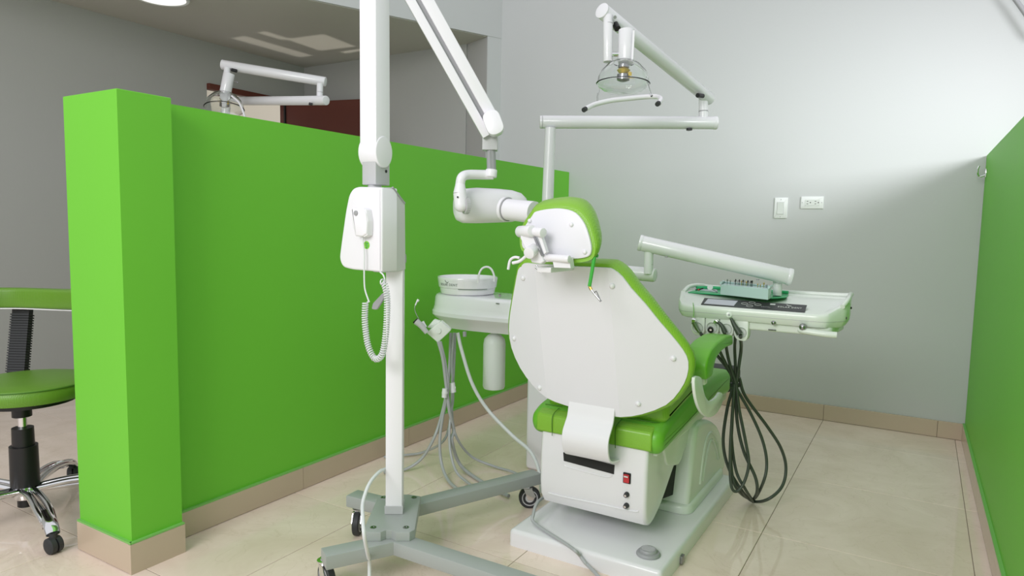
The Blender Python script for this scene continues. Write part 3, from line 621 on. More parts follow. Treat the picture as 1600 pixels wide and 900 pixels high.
# power lead of the stand
CAM_SCALE = None
obj('power_lead', lambda bm: tube(bm, [(-1.3834, 1.5592, 0.3015), (-1.3666, 1.5116, 0.3095), (-1.3487, 1.4507, 0.2972), (-1.3273, 1.4013, 0.263), (-1.2905, 1.3623, 0.2391), (-1.2642, 1.3395, 0.2066), (-1.2816, 1.368, 0.15), (-1.3144, 1.4135, 0.08), (-1.3047, 1.4031, 0.02)], 0.0055, 10), HOSEW, xr)

CAM_SCALE = (0.932, 0.0721)
# swivel, lower arm, elbow, upper arm
A0 = V((-1.519, 1.660, 1.19))
obj('swivel_block', lambda bm: slab(bm, fillet(rect(A0.x - 0.030, A0.x + 0.028, A0.y - 0.026, A0.y + 0.04), 0.003, 2), XY, 1.180, 1.262, 0.002, 1), GREYL, xr)
obj('swivel_collar', lambda bm: cyl(bm, (A0.x, A0.y, 1.165), (A0.x, A0.y, 1.182), 0.022, 24), GREYL, xr)
obj('block_hole', lambda bm: cyl(bm, (A0.x + 0.0275, A0.y + 0.022, 1.225), (A0.x + 0.029, A0.y + 0.022, 1.225), 0.005, 12), BLACK, xr)
def knuckle(bm):
    c = V((A0.x - 0.002, 0, 1.305)); pr_ = []
    for q in range(28):
        an = 2 * math.pi * q / 28; pr_.append((A0.y + 0.005 + 0.040 * math.cos(an), 1.284 + 0.050 * math.sin(an)))
    slab(bm, pr_, YZ, A0.x - 0.040, A0.x + 0.036, 0.004, 3)
obj('elbow_cap', knuckle, STANDW, xr)
E1 = V((-1.517, 1.660, 1.29)); E2 = V((-1.5558, 1.6985, 2.0215))
obj('lower_arm', lambda bm: slab(bm, fillet(rect(-0.036, 0.033, -0.032, 0.034), 0.004, 2), ((V((1, 0, 0))), V((0, 1, 0)), (E2 - E1).normalized()), 0, (E2 - E1).length, 0, 1, o=E1), STANDW, xr)
obj('elbow_cap', lambda bm: cyl(bm, E2 + V((-0.045, 0, 0)), E2 + V((0.055, 0, 0)), 0.05, 32, bev=0.004), STANDW, xr)
U1 = V((-1.3026, 1.9842, 1.4073)); U0 = V((-1.5132, 1.726, 1.9295))
d_ = (U1 - U0).normalized(); s_ = d_.cross(V((0.515, -0.857, 0))).normalized(); n_ = s_.cross(d_).normalized()
def arm_prof(x0, x1, y0, y1): return fillet(rect(x0, x1, y0, y1), 0.003, 2)
if n_.dot(V((0.5, -0.8, 0))) < 0: n_ = -n_
Lr = (U1 - U0).length
sr = s_ if s_.dot(V((0.857, 0.515, 0))) > 0 else -s_
obj('upper_arm', lambda bm: slab(bm, arm_prof(0.004, 0.042, -0.03, 0.03), (sr, n_, d_), 0, Lr - 0.01, 0, 1, o=U0), STANDW, xr)
obj('upper_arm_rail', lambda bm: slab(bm, arm_prof(-0.040, -0.010, -0.03, 0.026), (sr, n_, d_), 0, Lr + 0.035, 0, 1, o=U0), STANDW, xr)
obj('arm_groove', lambda bm: slab(bm, rect(-0.012, 0.006, -0.02, 0.012), (sr, n_, d_), 0, Lr, 0, 1, o=U0), GREYM, xr)
obj('upper_joint_cap', lambda bm: cyl(bm, U0 - V((0.03, 0, 0)), U0 + V((0.045, 0, 0)), 0.05, 32, bev=0.004), STANDW, xr)
kc = V((-1.2711, 1.9675, 1.4032))
kd = (V((-1.3086, 1.9843, 1.4421)) - V((-1.2817, 1.9931, 1.3729))).normalized()
nn_ = V((0.515, -0.857, 0)); side_ = kd.cross(nn_).normalized()
obj('lower_joint_cap', lambda bm: slab(bm, fillet([(-0.046, -0.028), (0.036, -0.028), (0.036, 0.030), (-0.046, 0.030)], 0.028, 6), (kd, side_, nn_), -0.02, 0.045, 0.003, 2, o=kc), STANDW, xr)
W0, W1 = V((-1.3096, 2.0119, 1.3767)), V((-1.3039, 2.0089, 1.3171))
obj('wrist_block', lambda bm: slab(bm, fillet(rect(-0.026, 0.026, -0.026, 0.026), 0.002, 2), (V((0.857, 0.515, 0)), V((0.515, -0.857, 0)), V((0, 0, 1))), W1.z - W0.z, 0.012, 0.001, 1, o=W0), GREYL, xr)
obj('wrist_tube', lambda bm: (cyl(bm, W1, (-1.2974, 2.005, 1.2444), 0.016, 24), obox(bm, V((-1.2974, 1.9948, 1.3133)), V((-1.2913, 1.9914, 1.2475)), 0.006, 0.006)), GREYM, xr)
fk = [V(q_) for q_ in [(-1.291, 2.0077, 1.2335), (-1.3214, 1.9893, 1.2328)] + [(-1.3476, 1.9381, 1.2297)] + [(-1.3541, 1.9096, 1.2192), (-1.3582, 1.9046, 1.1953), (-1.3572, 1.902, 1.165), (-1.3518, 1.9008, 1.1241)]]
obj('yoke', lambda bm: (tube(bm, fk[:5] + [fk[5]], 0.0165, 16, flat=1.0), tube(bm, [fk[5], fk[6]], 0.0225, 20, k=0), tube(bm, [fk[4], fk[5]], [0.0165, 0.0225], 20, k=0), sphere(bm, fk[6], 0.0225, 20), cyl(bm, V((-1.2981, 2.0025, 1.2245)), V((-1.2978, 2.0055, 1.251)), 0.02, 24, bev=0.002)), STANDW, xr, angle=50)
# tubehead
h0, h1 = V((-1.385, 2.0101, 1.1278)), V((-1.268, 2.1982, 1.132)); hd_ = (h1 - h0).normalized(); hz = V((0, 0, 1)); hz = (hz - hd_ * hz.dot(hd_)).normalized(); hx = hd_.cross(hz)
def head(bm):
    rings = []; L = (h1 - h0).length
    for t_, sz, sy, dz in ((-0.055, 0.036, 0.034, -0.004), (-0.048, 0.050, 0.044, -0.004), (-0.030, 0.060, 0.050, -0.002), (0.02, 0.063, 0.052, 0.0), (0.10, 0.061, 0.052, 0.0), (0.155, 0.058, 0.050, -0.001), (0.19, 0.050, 0.045, -0.002), (0.208, 0.038, 0.036, -0.004), (0.214, 0.022, 0.02, -0.006)):
        rings.append([h0 + hd_ * t_ + hz * (dz + sz * (abs(math.sin(q)) ** 0.72) * (1 if math.sin(q) >= 0 else -1)) + hx * sy * (abs(math.cos(q)) ** 0.72) * (1 if math.cos(q) >= 0 else -1) for q in [2 * math.pi * j / 32 for j in range(32)]])
    grid_faces(bm, rings)
obj('tube_head', head, STANDW, xr, angle=60)
obj('dial', lambda bm: [cyl(bm, fk[6] + hd_ * 0.012, fk[6] + hd_ * 0.026, 0.028, 36)] + [obox(bm, fk[6] + hd_ * 0.012 + (hz * math.cos(q) + hx * math.sin(q)) * 0.0282, fk[6] + hd_ * 0.026 + (hz * math.cos(q) + hx * math.sin(q)) * 0.0282, 0.002, 0.002) for q in [2 * math.pi * j / 30 for j in range(30)]], GREYL, xr)
k0, k1 = V((-1.2207, 1.9903, 1.1143)), V((-1.1023, 1.9666, 1.1036))
obj('cone_ring', lambda bm: cyl(bm, k0 - (k1 - k0).normalized() * 0.012, k0, 0.042, 36), STANDW, xr)
obj('cone_gasket', lambda bm: cyl(bm, k0, k0 + (k1 - k0).normalized() * 0.004, 0.0395, 36), GREYM, xr)
obj('cone', lambda bm: cyl(bm, k0, k1, 0.0365, 36, 0.0365), STANDW, xr)
obj('yoke_hole', lambda bm: cyl(bm, (-1.3499, 1.8791, 1.1511), (-1.3475, 1.8758, 1.1509), 0.003, 10), BLACK, xr)
cn = V((-1.132, 1.9211, 1.1188))
kd2 = (k1 - k0).normalized()
obj('cone_label', lambda bm: (obox(bm, (-1.158, 1.9609, 1.1221), (-1.1426, 1.9641, 1.1201), 0.004, 0.003), obox(bm, (-1.1589, 1.9545, 1.1113), (-1.1435, 1.9577, 1.1094), 0.002, 0.003)), GREYM, xr)

CAM_SCALE = None
# ================================================================ CUSPIDOR UNIT
cu = thing('spittoon_unit', 'white spittoon unit with round porcelain bowl beside the green partition', 'dental unit', (-1.35, 2.55, 0))
body = [(-1.967, 2.60), (-1.947, 2.53), (-1.89, 2.47), (-1.79, 2.44), (-1.62, 2.44), (-1.25, 2.50), (-1.22, 2.70), (-1.60, 2.74), (-1.80, 2.745), (-1.92, 2.70)]
bs = smooth2(body, 4)
def cusp(bm):
    rings = []
    for d, z in ((0.055, 0.588), (0.040, 0.590), (0.020, 0.625), (0.0, 0.640), (-0.006, 0.648), (-0.006, 0.664), (0.0, 0.672), (0.004, 0.690), (0.008, 0.728), (0.014, 0.738), (0.024, 0.743), (0.05, 0.744)):
        rings.append([V((p[0], p[1], z)) for p in inset(bs, d)])
    grid_faces(bm, rings)
obj('unit_body', cusp, PORC, cu, angle=35)
obj('body_seam', lambda bm: slab(bm, inset(bs, 0.0145), XY, 0.6325, 0.6365), GREYL, cu)
obj('unit_post', lambda bm: box(bm, -1.435, -1.25, 2.52, 2.74, 0.0, 0.60, 0.02, 3), WHITE, cu)
obj('rim_tray', lambda bm: box(bm, -1.52, -1.42, 2.52, 2.60, 0.744, 0.750, 0.004), WHITE, cu)
obj('unit_screw', lambda bm: (cyl(bm, (-1.5772, 2.52, 0.755), (-1.5647, 2.5, 0.7546), 0.006, 12), box(bm, -1.552, -1.537, 2.448, 2.455, 0.725, 0.728)), STEEL, cu)
bc = V((-1.791, 2.58, 0.744))
bowl = obj('bowl', lambda bm: lathe(bm, [(0.118, 0.0), (0.124, 0.004), (0.128, 0.026), (0.1275, 0.029), (0.133, 0.032), (0.138, 0.066), (0.139, 0.074), (0.137, 0.078), (0.133, 0.077), (0.129, 0.070), (0.118, 0.035), (0.09, 0.018), (0.04, 0.010), (0.001, 0.008)], bc, (0, 0, 1), 64), PORC, cu)
text('bowl_lettering', 'SOLAR DENT', 0.0155, (0, 0, 0.791), (1, 0, 0), (0, 0, 1), PRINTG, bowl, bend=((bc.x, bc.y, 0), 0.1363, math.radians(-96), 0.15))
text('bowl_lettering', '_______', 0.006, (0, 0, 0.782), (1, 0, 0), (0, 0, 1), PRINTG, bowl, bend=((bc.x, bc.y, 0), 0.1352, math.radians(-96), 0.15))
def emblem(bm):
    for pts, r_ in (([(-0.009, 0.006), (-0.004, 0.0), (0.004, -0.005)], 0.0016), ([(0.003, -0.006), (0.008, -0.001), (0.011, 0.0)], 0.0011), ([(-0.010, 0.004), (-0.008, 0.008)], 0.0011)):
        P = []
        for x, y in pts:
            an = math.radians(-98) + x / 0.136; P.append((bc.x + math.cos(an) * 0.1385, bc.y + math.sin(an) * 0.1385, 0.804 + y))
        tube(bm, P, r_, 6)
obj('emblem', emblem, PRINTG, bowl)
obj('bowl_groove', lambda bm: tube(bm, [(bc.x + 0.1325 * math.cos(q), bc.y + 0.1325 * math.sin(q), bc.z + 0.029) for q in [math.radians(-74 + 5 * j) for j in range(13)]], 0.0014, 6), PRINTG, bowl)
obj('water_spout', lambda bm: tube(bm, [(-1.6579, 2.4679, 0.807), (-1.6576, 2.4716, 0.8404), (-1.6474, 2.4808, 0.8686), (-1.6287, 2.4929, 0.8773), (-1.6113, 2.5023, 0.8666), (-1.5999, 2.5061, 0.8389), (-1.5983, 2.5044, 0.8138)], 0.0045, 10), WHITE, cu)
obj('drain_stub', lambda bm: cyl(bm, (-1.6479, 2.3563, 0.585), (-1.6493, 2.3578, 0.6067), 0.008, 12), GREYM, cu)
# bottle
bt = thing('water_bottle', 'translucent white plastic water bottle hanging under the spittoon unit', 'bottle', (-1.62, 2.55, 0.325))
obj('bottle_body', lambda bm: lathe(bm, [(0.035, 0.325), (0.046, 0.328), (0.050, 0.338), (0.050, 0.53), (0.046, 0.552), (0.030, 0.570), (0.018, 0.576), (0.018, 0.589)], (-1.62, 2.55, 0), (0, 0, 1), 40), MILK, bt)
obj('water', lambda bm: lathe(bm, [(0.034, 0.329), (0.045, 0.334), (0.0485, 0.342), (0.0485, 0.425), (0.001, 0.426)], (-1.62, 2.55, 0), (0, 0, 1), 40), WATER, bt)
# tool holder
hp_ = [V(p) for p in [(-1.7517, 2.226, 0.6078), (-1.7023, 2.261, 0.6567), (-1.6634, 2.2805, 0.6203), (-1.708, 2.2479, 0.5662)]]
hn = V((0.515, -0.857, 0))
hl = thing('suction_holder', 'white angled holder block with suction handpiece at the left of the spittoon unit', 'tool holder', tuple(V((-1.7064, 2.2539, 0.6141))))
def poly(bm, P, n, th, r_=0.006):
    c = sum(P, V((0, 0, 0))) / len(P); u = V((0.857, 0.515, 0)); v = V((0, 0, 1))
    slab(bm, fillet([((p - c).dot(u), (p - c).dot(v)) for p in P], r_, 3), (u, v, n), -th, 0.0, 0, 3, o=c, r1=0.003)
obj('holder_block', lambda bm: poly(bm, hp_, hn, 0.05), CREAMW, hl)
obj('holder_flap', lambda bm: poly(bm, [V(p) for p in [(-1.7755, 2.2602, 0.623), (-1.7522, 2.278, 0.6585), (-1.7238, 2.294, 0.6484), (-1.745, 2.278, 0.6183)]], hn, 0.03), CREAMW, hl)
obj('holder_button', lambda bm: cyl(bm, (-1.7077, 2.2511, 0.617), (-1.7053, 2.248, 0.6176), 0.011, 20), CREAMW, hl)
obj('suction_grip', lambda bm: tube(bm, [(-1.7248, 2.196, 0.6142), (-1.7469, 2.1858, 0.6425), (-1.7661, 2.1762, 0.6605)], [0.010, 0.014], 14), GREYL, hl)
obj('suction_tip', lambda bm: cyl(bm, (-1.7636, 2.1773, 0.6579), (-1.7697, 2.1744, 0.6643), 0.0125, 16), BLACK, hl)
obj('syringe_cap', lambda bm: tube(bm, [(-1.7453, 2.209, 0.6319), (-1.7581, 2.2038, 0.6554)], 0.010, 12), WHITE, hl)
ej = thing('saliva_ejector', 'thin bent wire saliva ejector rising left of the spittoon bowl', 'dental tool', tuple(V((-1.7678, 2.1991, 0.6658))))
obj('wire', lambda bm: tube(bm, [(-1.7652, 2.2001, 0.6606), (-1.7807, 2.1939, 0.6893), (-1.7865, 2.1926, 0.7103), (-1.7853, 2.1951, 0.7261)], 0.0014, 6), STEEL, ej)
obj('ejector_tip', lambda bm: (tube(bm, [(-1.7851, 2.1949, 0.7235), (-1.7795, 2.2003, 0.7421)], 0.003, 8, k=0), cyl(bm, (-1.7793, 2.2001, 0.7394), (-1.7753, 2.2034, 0.7475), 0.0055, 10)), WHITE, ej)

# hoses under the unit: each is a hose of its own
def hose(name, pts, r_, m_, label, cat='hose', group=None):
    return tag(obj(name, lambda bm: tube(bm, pts, r_, 10), m_), label, cat, group)
hose('suction_hose', [(-1.7, 2.2417, 0.5733), (-1.6857, 2.2545, 0.5028), (-1.6793, 2.2699, 0.3922), (-1.6726, 2.2853, 0.2801), (-1.6739, 2.3209, 0.1823), (-1.6663, 2.2974, 0.1393), (-1.6406, 2.3388, 0.02), (-1.4138, 2.2305, 0.012), (-1.3201, 2.1997, 0.012)], 0.0075, HOSEL, 'grey suction hose falling from the holder block to the floor, right branch')
hose('suction_hose', [(-1.6932, 2.2458, 0.5734), (-1.6808, 2.2661, 0.4744), (-1.6765, 2.2802, 0.3632), (-1.7058, 2.2852, 0.2471), (-1.7106, 2.2707, 0.1384), (-1.687, 2.2542, 0.05), (-1.6151, 2.2029, 0.012), (-1.5227, 2.1417, 0.012)], 0.0065, HOSEL, 'grey suction hose with its loop ending behind the stand leg')
hose('suction_hose', [(-1.7295, 2.3666, 0.5922), (-1.7249, 2.3575, 0.4818), (-1.725, 2.3456, 0.3714), (-1.737, 2.3266, 0.2606), (-1.7287, 2.2627, 0.1651), (-1.7858, 2.2488, 0.06), (-1.8393, 2.2031, 0.012), (-1.8905, 2.1228, 0.012)], 0.0065, HOSEL, 'grey hose sweeping left to the floor behind the white column')
hose('drain_hose', [(-1.7245, 2.3927, 0.5894), (-1.7199, 2.3836, 0.4783), (-1.7182, 2.3697, 0.3393), (-1.7205, 2.3519, 0.1863), (-1.7327, 2.3138, 0.1171), (-1.9002, 2.3927, 0.02), (-1.9551, 2.3414, 0.012), (-2.019, 2.2669, 0.012)], 0.0055, HOSEL, 'thin grey hose lying highest on the floor behind the white column')
hose('drain_hose', [(-1.706, 2.3577, 0.5956), (-1.7044, 2.3439, 0.4585), (-1.691, 2.3373, 0.3217), (-1.6785, 2.2988, 0.2205), (-1.6601, 2.2756, 0.1186), (-1.6094, 2.2482, 0.04), (-1.5459, 2.2323, 0.012), (-1.4632, 2.1894, 0.012)], 0.0055, HOSEL, 'thin grey hose dropping straight and curving right behind the stand leg')
hose('drain_hose', [(-1.7012, 2.3444, 0.4449), (-1.6923, 2.3307, 0.2668), (-1.6655, 2.3237, 0.1606), (-1.6457, 2.4084, 0.05), (-1.5514, 2.4446, 0.012), (-1.4456, 2.4317, 0.012), (-1.3814, 2.4032, 0.012)], 0.0055, HOSEL, 'grey hose on the floor reaching farthest right toward the stand wheel')
hose('supply_hose', [(-1.6861, 2.3581, 0.5975), (-1.6645, 2.3624, 0.516), (-1.6183, 2.3756, 0.3803), (-1.5551, 2.4021, 0.2723), (-1.439, 2.4148, 0.1773), (-1.3319, 2.3813, 0.1377), (-1.2676, 2.3435, 0.0813), (-1.2349, 2.3085, 0.0075)], 0.0075, HOSEW, 'pale hose arching from the spittoon unit right toward the chair base')
tag(obj('hose_connector', lambda bm: (tube(bm, [(-1.6768, 2.2579, 0.3758), (-1.6767, 2.2539, 0.3385)], 0.011, 12, k=0), tube(bm, [(-1.676, 2.257, 0.3625), (-1.6755, 2.2564, 0.3545)], 0.013, 12, k=0)), WHITE), 'white connector sleeve on the hoses, the lower left one', 'connector', 'hose connectors')
tag(obj('hose_connector', lambda bm: (tube(bm, [(-1.6763, 2.3067, 0.3911), (-1.6691, 2.3067, 0.3506)], 0.013, 12, k=0), tube(bm, [(-1.6703, 2.308, 0.3696), (-1.661, 2.3136, 0.3698)], 0.006, 12, k=0)), WHITE), 'white connector sleeve on the hoses, the upper right one', 'connector', 'hose connectors')
obj('corrugated_hose', lambda bm: [lathe(bm, [(0.016, 0), (0.019, 0.0035), (0.016, 0.007)], (-1.150 + 0.006 * math.sin(k * 0.12), 2.32, 0.13 + 0.0072 * k), (0, 0, 1), 14) for k in range(22)], GREYL, ch)

# ================================================================ OPERATING LAMP
def lamp_glass(t, c, ax, R, m_glass=GLASS):
    """double glass dome with amber bulb; c is the crown, ax points towards the rim"""
    ax = V(ax).normalized(); o = V(c)
    obj('glass_dome', lambda bm: lathe(bm, [(R * 0.42, 0.0), (R * 0.62, R * 0.12), (R * 0.86, R * 0.38), (R * 0.97, R * 0.62), (R * 1.0, R * 0.80), (R * 1.03, R * 0.84), (R * 0.98, R * 0.86), (R * 0.94, R * 0.80), (R * 0.93, R * 0.62), (R * 0.82, R * 0.40), (R * 0.58, R * 0.15), (R * 0.40, R * 0.05)], o, ax, 48, close=False), m_glass, t)
    obj('glass_cover', lambda bm: lathe(bm, [(R * 1.0, R * 0.88), (R * 0.92, R * 1.0), (R * 0.7, R * 1.12), (R * 0.35, R * 1.18), (0.001, R * 1.2), (0.001, R * 1.16), (R * 0.35, R * 1.14), (R * 0.68, R * 1.08), (R * 0.88, R * 0.98), (R * 0.96, R * 0.88)], o, ax, 48, close=False), m_glass, t)
    obj('bulb_housing', lambda bm: (lathe(bm, [(R * 0.12, R * 0.08), (R * 0.22, R * 0.12), (R * 0.22, R * 0.24), (R * 0.12, R * 0.28)], o, ax, 24), lathe(bm, [(R * 0.10, R * 0.52), (R * 0.24, R * 0.55), (R * 0.24, R * 0.74), (R * 0.10, R * 0.80)], o, ax, 24)), STEEL, t)
    obj('bulb', lambda bm: (lathe(bm, [(R * 0.18, R * 0.27), (R * 0.26, R * 0.36), (R * 0.16, R * 0.52)], o, ax, 20), box(bm, (o + ax * R * 0.6).x + R * 0.25, (o + ax * R * 0.6).x + R * 0.34, (o + ax * R * 0.6).y - R * 0.12, (o + ax * R * 0.6).y, (o + ax * R * 0.6).z - R * 0.06, (o + ax * R * 0.6).z + R * 0.12)), AMBER, t)
ol = thing('operating_lamp', 'white dental operating lamp with glass dome on a jointed arm above the chair', 'lamp', (-1.43, 2.68, 0.744))
pt, pb = V((-1.4347, 2.6868, 1.4884)), V((-1.4305, 2.6697, 1.1952))
obj('pole', lambda bm: tube(bm, [pb + (pb - pt) * 1.55, pb, pt], [0.027, 0.0235], 28, k=0), ENAMEL, ol)
h0_, h1_ = V((-1.4822, 2.6729, 1.5156)), V((-0.8165, 3.0744, 1.5258))
obj('swing_arm', lambda bm: cyl(bm, h0_, h1_, 0.028, 32, bev=0.004), ENAMEL, ol)
obj('end_ring', lambda bm: cyl(bm, h0_ + (h1_ - h0_).normalized() * 0.010, h0_ + (h1_ - h0_).normalized() * 0.0135, 0.0287, 32), GREYL, ol)
obj('end_cap', lambda bm: cyl(bm, h1_ - (h1_ - h0_).normalized() * 0.012, h1_ + (h1_ - h0_).normalized() * 0.004, 0.0292, 32, bev=0.003), ENAMEL, ol)
obj('limit_notch', lambda bm: cyl(bm, (-0.9131, 3.0015, 1.4969), (-0.9126, 3.001, 1.4899), 0.013, 16), BLACK, ol)
obj('joint_post', lambda bm: (cyl(bm, (-0.8658, 3.0465, 1.5416), (-0.8718, 3.0531, 1.6369), 0.020, 24)), ENAMEL, ol)
obj('joint_ring', lambda bm: cyl(bm, (-0.8677, 3.0486, 1.5724), (-0.868, 3.0489, 1.5766), 0.0206, 24), GREYM, ol)
u0, u1 = V((-0.8528, 3.0875, 1.6328)), V((-1.0512, 2.3459, 1.84))
obj('spring_arm', lambda bm: cyl(bm, u0, u1, 0.0275, 32, bev=0.003), ENAMEL, ol)
obj('end_cap', lambda bm: cyl(bm, u1 - (u1 - u0).normalized() * 0.003, u1 + (u1 - u0).normalized() * 0.004, 0.0285, 32, bev=0.002), ENAMEL, ol)
obj('arm_slot', lambda bm: (tube(bm, [(-0.8542, 2.9808, 1.6289), (-0.8642, 2.9392, 1.6254)], 0.010, 10, k=0)), BLACK, ol)
obj('cable_grommet', lambda bm: tube(bm, [(-1.025, 2.3991, 1.8073), (-1.0075, 2.3893, 1.7821)], 0.012, 12, k=0), BLACK, ol)
obj('cable_grommet', lambda bm: tube(bm, [(-1.054, 2.3655, 1.8208), (-1.0599, 2.3501, 1.8198)], 0.006, 12, k=0), BLACK, ol)
obj('arm_screw', lambda bm: cyl(bm, (-1.0059, 2.3586, 1.8147), (-1.0026, 2.351, 1.8122), 0.006, 10), STEEL, ol)
obj('drop_tube', lambda bm: (cyl(bm, (-1.0323, 2.3555, 1.8242), (-1.0216, 2.3439, 1.6556), 0.0175, 24, bev=0.002)), ENAMEL, ol)
obj('tube_ring', lambda bm: cyl(bm, (-1.0284, 2.3547, 1.7942), (-1.0282, 2.3545, 1.7919), 0.0182, 24), GREYL, ol)
obj('lamp_neck', lambda bm: (cyl(bm, (-1.0073, 2.3435, 1.6811), (-0.9797, 2.3602, 1.6817), 0.008, 16)), CHROME, ol)
obj('lamp_stem', lambda bm: (cyl(bm, (-0.9674, 2.377, 1.7694), (-0.9621, 2.3678, 1.6544), 0.029, 28, bev=0.002)), ENAMEL, ol)
obj('stem_strip', lambda bm: obox(bm, (-0.933, 2.3614, 1.759), (-0.9311, 2.351, 1.6521), 0.007, 0.007), ENAMEL, ol)
lamp_glass(ol, (-0.9682, 2.3644, 1.6566), V((0.01, -0.055, -1)), 0.094)
hb_ = V((-0.9232, 2.2589, 1.5131))
obj('lamp_handle', lambda bm: tube(bm, [(-1.006, 2.1326, 1.4563), (-0.9963, 2.1878, 1.4791), (-0.9623, 2.2455, 1.4988), (-0.9133, 2.2998, 1.5115), (-0.8654, 2.3413, 1.5202), (-0.8314, 2.3379, 1.5169), (-0.8037, 2.306, 1.5008), (-0.7999, 2.2709, 1.4798)], 0.0088, 14), WHITE, ol)
obj('handle_plug', lambda bm: cyl(bm, (-1.006, 2.1326, 1.4563), (-1.0069, 2.1197, 1.4501), 0.0082, 16), RUBBER, ol)
obj('handle_plug', lambda bm: cyl(bm, (-0.8, 2.271, 1.482), (-0.8, 2.2587, 1.4758), 0.0082, 16), RUBBER, ol)
obj('handle_bracket', lambda bm: tube(bm, [(-0.8468, 2.3289, 1.5188), (-0.8631, 2.3453, 1.5449), (-0.8843, 2.3727, 1.5917)], 0.004, 8), GLASS, ol)
obj('handle_bracket', lambda bm: tube(bm, [(-0.9933, 2.202, 1.4854), (-1.0075, 2.2318, 1.5153), (-1.0161, 2.2654, 1.5482)], 0.003, 8), GLASS, ol)

# the second lamp beyond the partition
o2 = thing('operating_lamp', 'white operating lamp with folded arm showing above the left green partition', 'lamp', (-3.25, 3.06, 0.0))
a0, a1 = V((-3.7233, 2.7247, 2.0019)), V((-3.1797, 3.0417, 1.9087))
obj('spring_arm', lambda bm: cyl(bm, a0, a1, 0.029, 32, bev=0.004), ENAMEL, o2)
obj('end_cap', lambda bm: cyl(bm, a0 - (a1 - a0).normalized() * 0.004, a0 + (a1 - a0).normalized() * 0.004, 0.030, 32, bev=0.003), ENAMEL, o2)
b0, b1_ = V((-4.0077, 2.9467, 1.8418)), V((-3.0547, 2.9262, 1.7697))
obj('swing_arm', lambda bm: cyl(bm, b0, b1_, 0.0275, 32, bev=0.004), ENAMEL, o2)
obj('joint_post', lambda bm: (cyl(bm, (-3.1548, 2.9718, 1.8823), (-3.1514, 2.9653, 1.8022), 0.019, 20)), ENAMEL, o2)
obj('joint_ring', lambda bm: cyl(bm, (-3.1517, 2.9684, 1.8327), (-3.1515, 2.9681, 1.8289), 0.0196, 20), GREYL, o2)
obj('pole', lambda bm: cyl(bm, (b0.x, b0.y, 0.0), (b0.x, b0.y, b0.z), 0.03, 20), ENAMEL, o2)
obj('drop_tube', lambda bm: (cyl(bm, (-3.672, 2.7177, 1.9763), (-3.6712, 2.714, 1.9378), 0.019, 20)), ENAMEL, o2)
obj('lamp_stem', lambda bm: (cyl(bm, (-3.6421, 2.7081, 1.9376), (-3.6567, 2.6849, 1.8029), 0.033, 28, bev=0.003)), ENAMEL, o2)
obj('stem_shoe', lambda bm: poly(bm, [V(p) for p in [(-3.636, 2.6397, 1.8123), (-3.5835, 2.6706, 1.8059), (-3.5846, 2.6663, 1.7717), (-3.6001, 2.6557, 1.76), (-3.6012, 2.6514, 1.7259), (-3.6243, 2.6379, 1.7291), (-3.6264, 2.6402, 1.7632), (-3.6371, 2.6354, 1.7782)]], hn, 0.01, 0.003), ENAMEL, o2)
obj('stem_bolt', lambda bm: tube(bm, [(-3.5952, 2.7076, 1.8881), (-3.5818, 2.7152, 1.8846), (-3.5748, 2.7186, 1.8771)], 0.004, 8), STEEL, o2)
obj('cable_grommet', lambda bm: tube(bm, [(-3.6569, 2.7375, 1.9675), (-3.6299, 2.753, 1.9603)], 0.010, 10, k=0), BLACK, o2)
obj('limit_notch', lambda bm: tube(bm, [(-3.156, 2.8869, 1.7525), (-3.1396, 2.8964, 1.7491)], 0.008, 10, k=0), BLACK, o2)
lamp_glass(o2, (-3.6755, 2.6991, 1.822), V((-3.6693, 2.6867, 1.6717)) - V((-3.6933, 2.7122, 1.8257)), 0.112)
obj('lamp_handle', lambda bm: tube(bm, [(-3.5321, 2.6408, 1.7856), (-3.4769, 2.6462, 1.7455), (-3.4336, 2.6425, 1.687), (-3.4174, 2.6464, 1.6317)], 0.006, 10), WHITE, o2)

# ================================================================ INSTRUMENT TRAY
ta = thing('instrument_tray', 'white instrument tray unit with charcoal control panel on an arm beside the chair', 'dental unit', (-0.46, 2.55, 0.74))
obj('support_stub', lambda bm: cyl(bm, V((-0.8374, 2.4192, 0.8871)), V((-1.30, 2.42, 0.905)), 0.026, 28, bev=0.01), ENAMEL, ta)
obj('support_post', lambda bm: (cyl(bm, (-0.8602, 2.4001, 0.8916), (-0.8621, 2.4027, 0.9808), 0.0165, 24)), ENAMEL, ta)
obj('post_ring', lambda bm: cyl(bm, (-0.8609, 2.402, 0.9245), (-0.861, 2.4022, 0.9268), 0.0171, 24), GREYL, ta)
t0, t1 = V((-0.8938, 2.3862, 1.0059)), V((-0.3933, 2.5584, 0.8968))
obj('tray_arm', lambda bm: cyl(bm, t0, t1, 0.0285, 36, bev=0.005), ENAMEL, ta)
obj('end_cap', lambda bm: (cyl(bm, t1 - (t1 - t0).normalized() * 0.014, t1 + (t1 - t0).normalized() * 0.003, 0.0302, 32, bev=0.004)), ENAMEL, ta)
obj('end_cap', lambda bm: cyl(bm, t0 - (t1 - t0).normalized() * 0.002, t0 + (t1 - t0).normalized() * 0.012, 0.0298, 32, bev=0.003), ENAMEL, ta)
obj('arm_screw', lambda bm: (cyl(bm, (-0.7934, 2.3949, 0.9603), (-0.7931, 2.3945, 0.9545), 0.005, 10)), GREYM, ta)
obj('arm_screw', lambda bm: (cyl(bm, (-0.4952, 2.5078, 0.8871), (-0.4949, 2.5075, 0.8826), 0.005, 10)), GREYM, ta)
obj('tray_post', lambda bm: cyl(bm, (-0.4406, 2.5757, 0.8863), (-0.4388, 2.5704, 0.827), 0.0155, 24), ENAMEL, ta)
